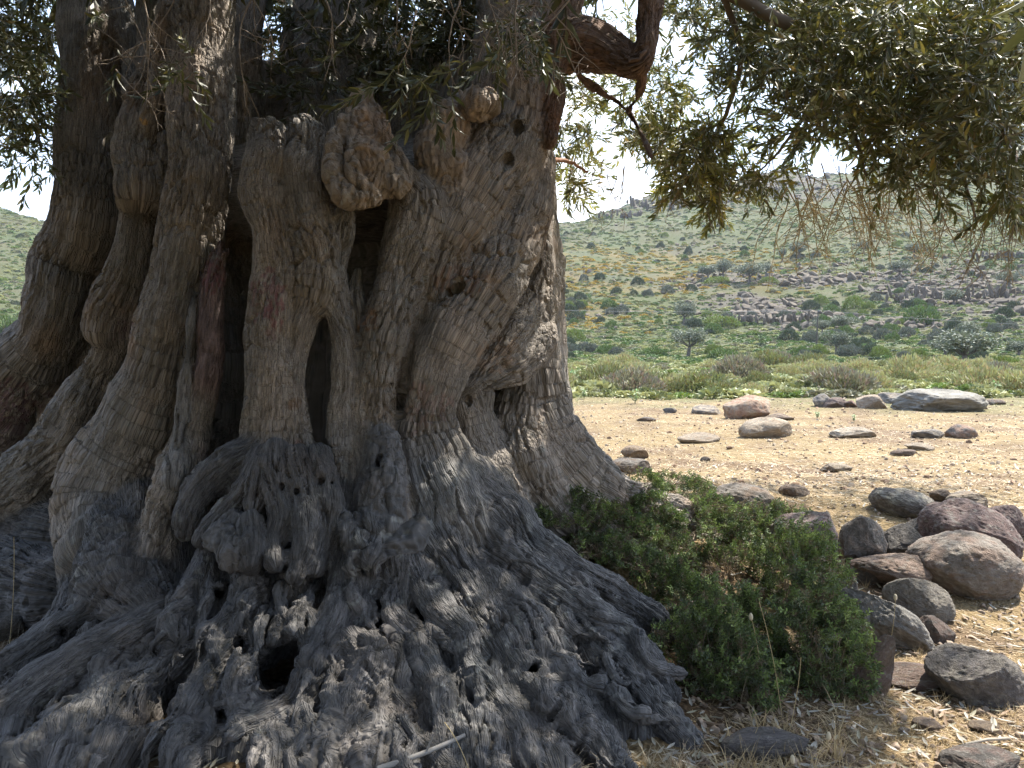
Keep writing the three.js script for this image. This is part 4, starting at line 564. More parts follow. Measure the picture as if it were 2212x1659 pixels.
rock(2012, 1088, 2185, 1215, [.12, .085, .075], [.15, .1, .085], 'big dark red boulder at the top of the rock pile', { tilt: -.35, cuts: 4 });
rock(2105, 1078, 2205, 1165, [.11, .078, .07], [.14, .095, .08], 'dark red boulder leaning on the back right of the bigger red one', { tilt: -.4, cuts: 3 });
rock(1820, 1116, 1905, 1222, GREY, [.3, .24, .19], 'upright grey stone at the left edge of the rock pile with flat top', { deep: .8 });
rock(1902, 1135, 1990, 1212, DARK, GREY, 'half buried dark stone in the middle of the rock pile');
rock(1964, 1114, 2032, 1172, GREY, DARK, 'small rounded grey stone left of the big dark red boulder', { cuts: 3 });
rock(1980, 1156, 2178, 1292, [.18, .15, .12], [.19, .135, .1], 'large round grey and rust coloured boulder at the right of the pile', { cuts: 3, deep: .8 });
rock(1860, 1188, 2008, 1278, [.23, .165, .125], BRN, 'brown blunt rock in the centre of the pile left of the large round boulder', { tilt: -.1 });
rock(1836, 1250, 1992, 1405, [.18, .168, .148], [.23, .21, .18], 'large grey slab tilted down to the right beside the green shrub', { tilt: -.62, cuts: 5, deep: .6, sx: 1.2, sy: .62, rough: 1.5 });
rock(1922, 1246, 2040, 1342, [.2, .175, .14], GREY, 'angular grey rock with sunlit top right of the tilted slab', { tilt: -.25 });
rock(1845, 1212, 1900, 1262, DARK, BRN, 'small dark stone wedged between upright grey stone and brown blunt rock', { cuts: 3 });
rock(1985, 1200, 2030, 1250, GREY, BRN, 'little stone wedged left of the large round boulder', { cuts: 3 });
rock(1800, 1235, 1850, 1300, DARK, GREY, 'dark stone at the shrub edge above the tilted grey slab', { cuts: 4 });
rock(1988, 1330, 2052, 1390, RED, DARK, 'small dark brown rock at the foot of the tilted grey slab', { tilt: -.2 });
rock(2025, 1374, 2192, 1520, [.12, .105, .095], [.17, .15, .125], 'dark grey block standing alone at the lower right on straw', { tilt: -.2, cuts: 6 });
rock(1838, 1362, 1922, 1500, BRN, [.17, .12, .1], 'brown rock half hidden by the right edge of the green shrub', { tilt: -.5, deep: .6 });
rock(1898, 1432, 2022, 1486, RED, BRN, 'flat reddish slab in the ground left of the lone dark block', { deep: .9 });
rock(1572, 1572, 1745, 1640, [.13, .115, .11], GREY, 'flat dark slab lying in the dry grass at the bottom', { deep: .5 });
rock(2040, 1626, 2200, 1690, DARK, RED, 'dark rock cut by the bottom edge of the picture, far right');
rock(2095, 1560, 2150, 1582, TAN, BRN, 'small tan flat stone in straw above the bottom edge');
rock(1965, 1556, 2025, 1580, BRN, RED, 'small brown stone in bare soil near the bottom right');
rock(1318, 984, 1402, 1024, GREY, BRN, 'grey stone against the far right root of the olive tree');
rock(1345, 960, 1398, 992, TAN, BRN, 'tan pointed stone behind the grey one at the right root');
rock(1252, 1092, 1322, 1140, GREY, PALE, 'grey rounded stone among leaves in front of the right root', { cuts: 2 });
rock(1430, 1078, 1500, 1112, PALE, TAN, 'pale stone in the creeping plants right of the root');
rock(1568, 842, 1662, 906, [.3, .185, .12], [.33, .25, .17], 'brown block of rock standing in the sunlit field', { tilt: -.12, deep: .8, cuts: 9 });
rock(1608, 898, 1702, 948, PALE, TAN, 'pale low rock in front of the brown block in the field');
rock(1660, 894, 1712, 910, BRN, TAN, 'small brown stone right of the pale low rock in the field');
rock(1500, 872, 1556, 896, PALE, GREY, 'pale flat stone left of the brown block in the field');
rock(1757, 850, 1802, 880, GREY, PALE, 'grey stone at the left end of the row of field stones');
rock(1782, 857, 1832, 882, RED, BRN, 'dark red stone, second in the row of field stones');
rock(1818, 862, 1852, 882, RED, [.3, .15, .1], 'small rust red stone, third in the row of field stones');
rock(1850, 852, 1914, 884, TAN, PALE, 'tan stone left of the long pale boulder');
rock(1893, 842, 1965, 872, GREY, PALE, 'low grey rock touching the back left of the long pale boulder');
rock(1938, 846, 2122, 890, [.18, .162, .13], [.26, .235, .19], 'long pale grey flat boulder lying in the sunlit field', { cuts: 6, deep: .6, rough: 1.5 });
rock(1975, 924, 2030, 948, GREY, PALE, 'small grey stone in the field, left of a round brown one');
rock(2044, 914, 2102, 948, [.3, .2, .14], GREY, 'round brown stone in the field at the right');
rock(1800, 926, 1885, 948, PALE, [.5, .43, .33], 'pale flat slab in the middle of the straw field');
rock(1468, 938, 1544, 958, PALE, TAN, 'pale flat slab in the straw field near the trunk');
rock(2130, 860, 2166, 876, BRN, GREY, 'small brown stone right of the long pale boulder');
rock(1928, 968, 1972, 986, BRN, RED, 'little reddish stone in straw below the grey field stone');
rock(1960, 958, 2010, 974, PALE, TAN, 'small whitish flat stone above a little reddish one');
rock(1378, 900, 1412, 911, BRN, GREY, 'small dark stone in the straw close to the trunk');
rock(1432, 880, 1458, 893, DARK, GREY, 'small dark stone left of the pale flat stone in the field');
rock(1515, 986, 1532, 998, GREY, BRN, 'lone little grey stone in the straw near the trunk');
rock(1772, 1002, 1830, 1020, PALE, TAN, 'whitish flat stone flush with the straw, mid field');
rock(30, 1290, 140, 1350, [.16, .14, .135], DARK, 'dark rock in the hollow under the left roots');
rock(90, 1230, 170, 1290, DARK, [.16, .14, .135], 'dark rock farther back in the hollow under the left roots');
rock(-20, 1330, 50, 1385, DARK, GREY, 'dark rock at the left picture edge under the roots');

// ------------------------------------------------------------------ plants near the tree
function leafHeap(name, label, cat, lumps, n, tones, leafL, seed, stems = 40) { // lumps: [u, v of the base, depth shift, rx px, height px]
  const r = rng(seed), root = new THREE.Group(), L = lumps.map(([u, v, ds, rx, hy, at]) => { if (at) return [P(u, v, at), rx / FY * at, hy / FY * at]; const h = hit(u, v); const d = h.depth + ds * .5, p = P(u, v, d); p.y = terrain(p.x, p.z); return [p, rx / FY * d * .92, hy / FY * d * .72]; });
  root.position.copy(L[0][0]); tag(root, label, cat); const lg = new Mesher(); // one shoot: a short stem with small leaves
  for (let i = 0; i < 9; i++) { const t = i / 9, a = i * 2.4, d = V3(Math.cos(a) * .8, .55, Math.sin(a) * .8).normalize(); lg.leaf(V3(0, t * 2.2, 0), d, V3().crossVectors(d, V3(0, 1, .2)).normalize(), 1, .42, [1, 1, 1], .15); }
  lg.tube([V3(0, -1.5, 0), V3(.1, 0, .05), V3(0, 2.2, 0)], .05, [.9, .7, .5], 3);
  const mats = [], cols = [], W = L.reduce((a, b) => a + b[1] * b[2], 0);
  for (const [p, rx, hy] of L) { const k = Math.round(n * rx * hy / W); for (let i = 0; i < k; i++) { const d = rdir(r); d.y = Math.abs(d.y); const q = .72 + .32 * Math.pow(r(), .5), w = 1 + .6 * noise(p.x + d.x * 2.6, d.y * 2.6 + seed, p.z + d.z * 2.6) + .16 * noise(d.x * 7, d.y * 7 + seed, d.z * 7); const c = V3(p.x + d.x * rx * q * w, p.y + d.y * hy * q * w, p.z + d.z * rx * .8 * q * w); if (noise(c.x * 8, c.y * 8, c.z * 8) < -.16 || noise(c.x * 3.1 + 5, c.y * 3.1, c.z * 3.1) < -.42) continue; const up = d.clone().add(rdir(r).multiplyScalar(.9)).add(V3(0, .3, 0)).normalize(); _q.setFromUnitVectors(_up, up); mats.push(new THREE.Matrix4().compose(c.sub(root.position), _q, _s.clone().multiplyScalar(leafL * (.7 + .6 * r())))); const t = tones[Math.floor(r() * tones.length)], m = .75 + .5 * r(); cols.push(C(t[0] * m, t[1] * m, t[2] * m)); } }
  instances('foliage', lg.build(), M_PLANT, mats, cols, root);
  const sm = new Mesher(); for (let i = 0; i < stems; i++) { const [p, rx, hy] = L[Math.floor(r() * L.length)], d = rdir(r); d.y = Math.abs(d.y) + .2; d.normalize(); const a = V3(p.x + (r() - .5) * rx * .6, p.y - .02, p.z + (r() - .5) * rx * .5).sub(root.position), b = a.clone().add(V3(d.x * rx * .9, d.y * hy * 1.12, d.z * rx * .85)); const mid = a.clone().lerp(b, .5).add(rdir(r).multiplyScalar(.05)); sm.tube(new THREE.QuadraticBezierCurve3(a, mid, b).getPoints(6), (t) => .004 * (1 - .6 * t), [.27, .21, .14], 4); }
  add(new THREE.Mesh(sm.build(), M_TWIG), 'stem', root); add(root, name); return root;
}
const GREEN = [[.14, .2, .05], [.2, .28, .07], [.1, .145, .045], [.28, .36, .11], [.16, .2, .09], [.07, .1, .04], [.18, .14, .085]], LIME = [[.12, .18, .06], [.17, .2, .07], [.08, .13, .04]];
leafHeap('shrub', 'dense dark green small leaved shrub between the grey root and the rock pile, right mound', 'shrub', [[1750, 1480, .35, 105, 230], [1720, 1330, .45, 105, 190], [1800, 1500, .1, 80, 180], [1690, 1210, .45, 80, 100], [1815, 1440, .2, 55, 180]], 7200, GREEN, .018, 401, 150);
leafHeap('shrub', 'dark green small leaved shrub hugging the grey root, lower left mound of the thicket', 'shrub', [[1530, 1470, .25, 115, 200], [1580, 1500, .1, 90, 170], [1450, 1360, .4, 85, 130], [1610, 1510, -.05, 60, 100], [1610, 1400, .3, 70, 120]], 6200, GREEN, .018, 402, 120);
leafHeap('shrub', 'low dark creeping shrub along the top of the thicket above the root', 'shrub', [[1400, 1240, .4, 120, 85], [1500, 1200, .5, 110, 90], [1600, 1200, .5, 90, 85], [1300, 1190, .4, 80, 50], [1560, 1290, .5, 70, 80]], 5200, [...GREEN, [.14, .11, .07]], .017, 403, 90);
leafHeap('creeper', 'light green leafy creeper climbing the end of the right root', 'creeper', [[1385, 1060, 0, 40, 34, 5.35], [1370, 1100, 0, 60, 34, 5.2], [1330, 1150, 0, 70, 34, 5.0], [1420, 1130, 0, 60, 30, 5.2]], 2000, [...GREEN, ...LIME], .018, 404, 26);
leafHeap('creeper', 'dark creeper clump on the root flank just right of the trunk foot', 'creeper', [[1240, 1085, 0, 50, 26, 4.95], [1200, 1130, 0, 70, 30, 4.85], [1150, 1115, 0, 40, 22, 4.85], [1290, 1120, 0, 60, 28, 4.95]], 1300, [...GREEN, [.14, .12, .06]], .017, 405, 22);
leafHeap('shrub', 'low dark leafy mat between the root ridge and the right buttress', 'shrub', [[1290, 1190, 0, 80, 28, 4.75], [1370, 1215, 0, 70, 28, 4.75], [1420, 1180, 0, 70, 30, 5.0], [1480, 1160, 0, 60, 30, 5.2]], 1500, [...GREEN, [.14, .11, .07]], .017, 408, 60);
leafHeap('creeper', 'dark green creeper lying right of the root tip under the field edge', 'creeper', [[1480, 1075, .1, 60, 50], [1530, 1110, 0, 50, 50], [1440, 1050, .1, 40, 30]], 1000, GREEN, .017, 406, 22);
leafHeap('creeper', 'small leafy creeper between wedge shaped rock and leftmost boulder', 'creeper', [[1640, 1140, 0, 60, 50], [1560, 1150, 0, 60, 45]], 900, GREEN, .016, 407, 22);

// dry grass: blades in tufts
function tuft(r, m, o, n, L, spread, tone) { for (let i = 0; i < n; i++) { const a = r() * 6.283, l = L * (.5 + .7 * r()), lean = spread * (.3 + r()), d = V3(Math.cos(a) * lean, 1, Math.sin(a) * lean).normalize(), k = .75 + .5 * r(), s = V3(-d.z, 0, d.x).normalize().multiplyScalar(.0016 + .0012 * r()), b = m.p.length / 3, q0 = o.clone().add(V3((r() - .5) * .03, 0, (r() - .5) * .03)); const pts = [0, .4, .75, 1].map((t) => q0.clone().addScaledVector(d, l * t).add(V3(0, -.35 * l * t * t * lean, 0))); pts.forEach((p, j) => { const w = 1 - j / 3.2; m.p.push(p.x - s.x * w, p.y, p.z - s.z * w, p.x + s.x * w, p.y, p.z + s.z * w); for (let q = 0; q < 2; q++) m.c.push(tone[0] * k, tone[1] * k, tone[2] * k); if (j) { const e = b + j * 2; m.i.push(e - 2, e - 1, e, e - 1, e + 1, e); } }); } }
const STRAW = [.5, .38, .2];
const tufts = [0, 1, 2, 3].map((k) => { const m = new Mesher(); tuft(rng(510 + k), m, V3(), 12, .17, k < 2 ? 1.9 : .9, [1, 1, 1]); return m.build(); });
{
  const r = rng(520), mats = tufts.map(() => []), cols = tufts.map(() => []);
  const put = (u, v, s, t) => { const h = hit(u, v); const k = Math.floor(r() * 4); _q.setFromAxisAngle(_up, r() * 6.28); mats[k].push(new THREE.Matrix4().compose(h.clone().setY(h.y - .01), _q, _s.clone().multiplyScalar(s))); const m = .7 + .5 * r(); cols[k].push(C(t[0] * m, t[1] * m, t[2] * m)); };
  for (let i = 0; i < 110; i++) put(1550 + 280 * r(), 1545 + 170 * r(), .5 + .9 * r(), STRAW);
  for (let i = 0; i < 60; i++) put(1100 + 420 * r(), 1640 + 90 * r(), .7 + .5 * r(), [.4, .33, .22]);
  for (let i = 0; i < 360; i++) put(1820 + 420 * r(), 1400 + 330 * r(), .25 + .5 * r(), STRAW);
  for (let i = 0; i < 50; i++) put(1660 + 260 * r(), 1180 + 330 * r(), .4 + .6 * r(), STRAW);
  for (let i = 0; i < 60; i++) put(-20 + 180 * r(), 1300 + 130 * r(), .5 + .7 * r(), [.28, .24, .17]);
  for (let i = 0; i < 1300; i++) put(1180 + 1080 * r(), 870 + 300 * r() * r(), .18 + .35 * r() , [.55, .44, .24]);
  for (let i = 0; i < 900; i++) { const u = 1190 + 1050 * r(), v = 838 + 46 * r() * r(); if (noise(u * .012, v * .06, 9) > -.05) put(u, v, .5 + .9 * r(), r() < .5 ? [.3, .34, .12] : [.5, .44, .2]); }
  tufts.forEach((g, k) => instances('dry_grass', g, M_PLANT, mats[k], cols[k], scene, ['tufts of dry straw coloured grass in front of the green shrub', 'dry blond grass standing round the rocks', 'short dry grass scattered over the straw field', 'thin dead grass blades on the ground by the roots'][k], 'grass'));
}
// straw, fallen leaves and pebbles on the ground
{
  const r = rng(530), bl = new Mesher(); bl.quad(V3(-.5, .0, 0), V3(1, 0, 0), V3(0, 1, 0), 1, .07, [1, 1, 1]); bl.quad(V3(.1, .05, .1), V3(.8, .1, .5).normalize(), V3(0, 1, 0), .6, .05, [.9, .85, .8]);
  const lf = new Mesher(); lf.leaf(V3(-.5, .1, 0), V3(1, 0, 0), V3(0, 1, 0), 1, .22, [1, 1, 1], -.15); const pg = [601, 602, 603].map((s) => rockGeo(s, 3, [1, 1, 1], [.8, .75, .7], 5, .6));
  const S = [[], []], Lf = [[], []], Pb = [[[], []], [[], []], [[], []]];
  const spot = (n, u0, u1, d0, d1, f) => { for (let i = 0; i < n; i++) { const d = d0 * Math.pow(d1 / d0, r()), u = u0 + (u1 - u0) * r(), x = (u - CU) / FY * d, z = -d; f(V3(x, terrain(x, z), z), d); } };
  const lay = (T, p, s, c, up = .004) => { _q.setFromAxisAngle(_up, r() * 6.28); _q.multiply(new THREE.Quaternion().setFromAxisAngle(rdir(r), .35 * r())); T[0].push(new THREE.Matrix4().compose(p.setY(p.y + up), _q, _s.clone().multiplyScalar(s))); T[1].push(c); };
  spot(17000, 1500, 2320, 2.7, 7.5, (p) => { const m = .6 + .7 * r(); lay(S, p, .02 + .035 * r(), C(.48 * m, .35 * m, .18 * m)); });
  spot(16000, 1150, 2300, 6.5, 20, (p, d) => { const m = .6 + .7 * r(); lay(S, p, .05 + .07 * r(), C(.54 * m, .41 * m, .21 * m)); });
  spot(2300, 1450, 2320, 2.8, 8.5, (p) => { const t = r(), m = .7 + .5 * r(); lay(Lf, p, .05 + .025 * r(), t < .4 ? C(.5 * m, .47 * m, .4 * m) : t < .75 ? C(.3 * m, .2 * m, .12 * m) : C(.36 * m, .33 * m, .22 * m), .008); });
  for (let i = 0; i < 500; i++) { const u = 100 + 1350 * r(), v = 1480 + 220 * r(), h = hit(u, v); lay(Lf, h, .05 + .02 * r(), C(.36, .33, .25), .01); }
  spot(1500, 1500, 2320, 2.8, 8, (p) => { const m = .6 + .6 * r(); lay(Pb[Math.floor(r() * 3)], p, .006 + .022 * r() * r(), C(.4 * m, .31 * m, .23 * m), .003); });
  spot(2600, 1150, 2320, 7, 26, (p, d) => { const m = .55 + .7 * r(); lay(Pb[Math.floor(r() * 3)], p, (.006 + .03 * r() * r() * r()) * (1 + d / 40), r() < .5 ? C(.48 * m, .38 * m, .27 * m) : C(.38 * m, .25 * m, .16 * m), .004); });
  instances('straw', bl.build(), M_PLANT, ...S, scene, 'loose broken straw strewn over the ground', 'straw'); instances('leaf_litter', lf.build(), M_PLANT, ...Lf, scene, 'fallen dry olive leaves on the ground round the tree', 'leaves');
  const m = new THREE.MeshStandardMaterial({ vertexColors: true, roughness: 1 }); pg.forEach((g, k) => instances('pebbles', g, m, ...Pb[k], scene, ['small brown and grey pebbles scattered over the straw field', 'little earthy stones and clods in the field', 'fine gravel between the rocks and in the field'][k], 'pebbles'));
}
// bunny tail grass, fallen stick, dry stalks
{
  const r = rng(540);
  const stem = (u, v, u2, v2, label, head) => { const h = hit(u, v), a = h, b = P(u2, v2, h.depth - .02), g = new THREE.Group(); g.position.copy(a); const m = new Mesher(), e = b.clone().sub(a), mid = e.clone().multiplyScalar(.5).add(V3(.02, .02, 0)); const c = new THREE.QuadraticBezierCurve3(V3(), mid, e); m.tube(c.getPoints(8), .0016, [.48, .38, .2], 4); add(new THREE.Mesh(m.build(), M_TWIG), 'stalk', g); if (head) { const s = new THREE.SphereGeometry(1, 12, 10); const pa = s.attributes.position; for (let i = 0; i < pa.count; i++) { const k = 1 + .18 * noise(pa.getX(i) * 6, pa.getY(i) * 6, pa.getZ(i) * 6); pa.setXYZ(i, pa.getX(i) * k, pa.getY(i) * k, pa.getZ(i) * k); } s.computeVertexNormals(); const q = new THREE.Mesh(s, new THREE.MeshStandardMaterial({ color: C(.62, .54, .38), roughness: 1 })); q.position.copy(e); q.scale.set(.009, .017, .009); add(q, 'seed_head', g); } add(tag(g, label, 'grass stalk'), 'grass_stalk'); };
  stem(1916, 1420, 1934, 1290, 'thin grass stalk with pale fluffy head in front of the tilted grey slab', 1); stem(1645, 1500, 1622, 1332, 'grass stalk with pale fluffy head before the dark gap in the shrub', 1); stem(1660, 1690, 1712, 1640, 'bent grass stalk with fluffy head above the bottom edge', 1); stem(1760, 1640, 1790, 1590, 'grass stalk with pale head over the flat dark slab', 1);
  stem(1690, 1560, 1640, 1300, 'long dry bare stalk rising through the green shrub'); stem(1700, 1600, 1730, 1420, 'tan dry stalk in front of the shrub leaning right'); stem(1020, 1690, 960, 1560, 'dry bare stalk before the roots at the bottom middle'); stem(20, 1400, 30, 1160, 'thin dry stalk at the dark left hollow'); stem(60, 1420, 175, 1320, 'bent dry stalk under the left roots');
  const st = new Mesher(); const a = P(815, 1662, DU(815, 1650) - .12), b = P(920, 1625, DU(920, 1620) - .12), c = P(1004, 1588, DU(1000, 1588) - .1); st.tube(new THREE.CatmullRomCurve3([V3(), b.clone().sub(a), c.clone().sub(a)]).getPoints(14), (t) => .012 * (1 - .4 * t), [.3, .28, .26], 7); st.tube([b.clone().sub(a), b.clone().sub(a).add(V3(.03, .08, .03))], .004, [.3, .28, .26], 5); const o = new THREE.Mesh(st.build(), M_TWIG); o.position.copy(a); add(tag(o, 'pale fallen stick lying on the roots at the bottom edge', 'stick'), 'fallen_stick');
  const s2 = new Mesher(), p0 = P(2085, 1618, hit(2085, 1618).depth), p1 = P(2180, 1606, hit(2180, 1608).depth); p0.y += .02; p1.y += .02; s2.tube([V3(), p1.clone().sub(p0).multiplyScalar(.5).add(V3(0, .008, 0)), p1.clone().sub(p0)], .007, [.4, .35, .28], 6); const o2 = new THREE.Mesh(s2.build(), M_TWIG); o2.position.copy(p0); add(tag(o2, 'short pale stick on straw at the lower right', 'stick'), 'fallen_stick');
}

// ------------------------------------------------------------------ scrub at the edge of the field
function bushGeo(seed, blades, squash, tone) { // a dome of fine upright shoots
  const r = rng(seed), m = new Mesher();
  for (let i = 0; i < blades; i++) { const d = rdir(r); d.y = Math.abs(d.y); const w = 1 + .25 * noise(d.x * 2 + seed, d.y * 2, d.z * 2), q = (.7 + .32 * Math.sqrt(r())) * w, o = V3(d.x * q, d.y * q * squash, d.z * q), up = d.clone().add(rdir(r).multiplyScalar(.7)).add(V3(0, .6, 0)).normalize(), k = (.7 + .5 * r()), t = r() < .25 ? [tone[0] * 1.1, tone[1] * .85, tone[2]] : tone; m.quad(o.addScaledVector(up, -.1), up, rdir(r), .13 + .1 * r(), .045 + .02 * r(), [t[0] * k, t[1] * k, t[2] * k]); }
  return m.build();
}
const TONES = { straw: [.36, .36, .15], olive: [.2, .215, .07], grey: [.23, .215, .125], green: [.105, .17, .035], dark: [.065, .09, .04], lime: [.165, .225, .04], gold: [.4, .28, .03], blue: [.12, .14, .095] };
const BG = {}; Object.keys(TONES).forEach((k, i) => { BG[k] = [0, 1, 2].map((j) => bushGeo(700 + i * 10 + j, 1500, .75, TONES[k])); });
{
  const r = rng(710), LAB = { straw: 'pale straw green rounded scrub bush in the band at the far edge of the field', olive: 'olive green rounded scrub bush in the band at the far edge of the field', grey: 'grey brown dry scrub bush in the band at the far edge of the field' };
  const spots = []; for (let i = 0; i < 150; i++) { const u = 1180 + 1050 * (i + r()) / 150, v = 792 + 62 * r(); if (noise(u * .013, v * .05, 4) < -.12) continue; spots.push([u, v, 16 + 44 * r() * r() + 10 * r()]); }
  for (const [u, v0, w] of spots) { const v = v0 + 6 * noise(u * .01, 3, 1), k = r() < .6 ? 'straw' : r() < .8 ? 'olive' : 'grey', h = hit(u, v); const m = new THREE.Mesh(BG[k][Math.floor(r() * 3)], M_PLANT), s = w * (.8 + .55 * (v - 790) / 60) / FY * h.depth; m.position.copy(h); m.position.y -= .05 * s; m.scale.set(s, s * (.75 + .5 * r()), s); m.rotation.y = r() * 6.28; const where = u < 1290 ? 'beside the big trunk' : u < 1430 ? 'a little right of the trunk' : u < 1560 ? 'left of the brown block' : u < 1665 ? 'behind the brown block' : u < 1757 ? 'right of the brown block' : u < 1915 ? 'behind the row of stones' : u < 2025 ? 'behind the left half of the long boulder' : u < 2130 ? 'behind the right half of the long boulder' : 'right of the long boulder', lab = (w > 43 ? 'large ' : w > 31 ? '' : 'small ') + LAB[k].replace(' rounded scrub bush in the band at the far edge of the field', ' scrub bush').replace(' dry scrub bush in the band at the far edge of the field', ' dry scrub bush') + (v > 832 ? ', front row, ' : v > 812 ? ', mid row, ' : ', rear row, ') + where; add(tag(m, lab, 'bush', k + ' scrub bushes at the field edge'), 'scrub_bush'); }
  // leafy weeds in front of the band
  const wg = [0, 1, 2].map((j) => { const q = rng(720 + j), m = new Mesher(); for (let s = 0; s < 7; s++) { const d = V3((q() - .5) * .9, 1, (q() - .5) * .9).normalize(); m.tube([V3(), d.clone().multiplyScalar(.5), d.clone()], .012, [.2, .26, .1], 3); for (let i = 0; i < 9; i++) { const e = rdir(q); e.y = Math.abs(e.y) * .5; m.leaf(d.clone().multiplyScalar(.2 + .8 * q()), e.normalize(), V3(0, 1, .3).normalize(), .3, .13, [.22 + .08 * q(), .32 + .08 * q(), .14], .2); } } return m.build(); });
  [[1240, 830, 60, 'left end of the scrub band beside the trunk'], [1262, 862, 40, 'in the straw beside the trunk'], [1372, 872, 52, 'by itself in the straw left of the brown block'], [1300, 822, 46, 'in front of the scrub a little right of the trunk'], [1440, 845, 46, 'before the scrub band between trunk and brown block'], [1545, 850, 54, 'just left behind the brown block'], [1690, 835, 50, 'behind and right of the brown block'], [1748, 846, 60, 'before the scrub above the row of field stones'], [1810, 846, 44, 'yellowish, above the small rust red stone'], [1490, 838, 40, 'before the scrub left of the brown block'], [1660, 850, 36, 'touching the right side of the brown block'], [2150, 852, 50, 'right of the long pale boulder'], [1765, 905, 30, 'alone in straw below the row of field stones'], [1845, 912, 30, 'alone in straw in front of the tan stone']].forEach(([u, v, w, t], i) => { const h = hit(u, v), m = new THREE.Mesh(wg[i % 3], M_PLANT), s = w * .55 / FY * h.depth; m.position.copy(h); m.scale.setScalar(s); m.rotation.y = i; add(tag(m, 'light green leafy weed ' + t, 'weed'), 'leafy_weed'); });
}

const hillRock = new THREE.MeshStandardMaterial({ vertexColors: true, color: C(.17, .138, .1), roughness: 1 }), hillRock2 = new THREE.MeshStandardMaterial({ vertexColors: true, color: C(.15, .122, .09), roughness: 1 });
// ------------------------------------------------------------------ hillside: olive trees, bushes, pole, rocks, scrub
const TG = [0, 1, 2, 3].map((k) => { // crown and trunk of an olive tree one metre high
  const r = rng(800 + k), c = new Mesher(), t = new Mesher(), lumps = []; for (let i = 0; i < 9; i++) { const a = i * 2.4 + r(), q = .12 + .26 * r(); lumps.push([V3(Math.cos(a) * q, .52 + .3 * r(), Math.sin(a) * q), .15 + .09 * r()]); }
  lumps.push([V3(0, .72, 0), .24]);
  for (const [o, R] of lumps) for (let i = 0; i < 190; i++) { const d = rdir(r), p = o.clone().addScaledVector(d, R * (.6 + .45 * r())), m = .7 + .5 * r(), e = rdir(r); e.y += .2; c.quad(p, e.normalize(), rdir(r), .06 + .04 * r(), .034, [.15 * m, .17 * m, .105 * m]); }
  const lean = (r() - .5) * .1; t.tube([V3(0, -.05, 0), V3(lean, .2, 0), V3(lean * 1.5, .34, 0)], (x) => .055 - .02 * x, [.14, .12, .1], 7); for (const [o] of lumps) t.tube([V3(lean * 1.5, .3, 0), V3(lean + o.x * .5, .42, o.z * .5), o], (x) => .022 - .015 * x, [.14, .12, .1], 5);
  return [c.build(), t.build()];
});
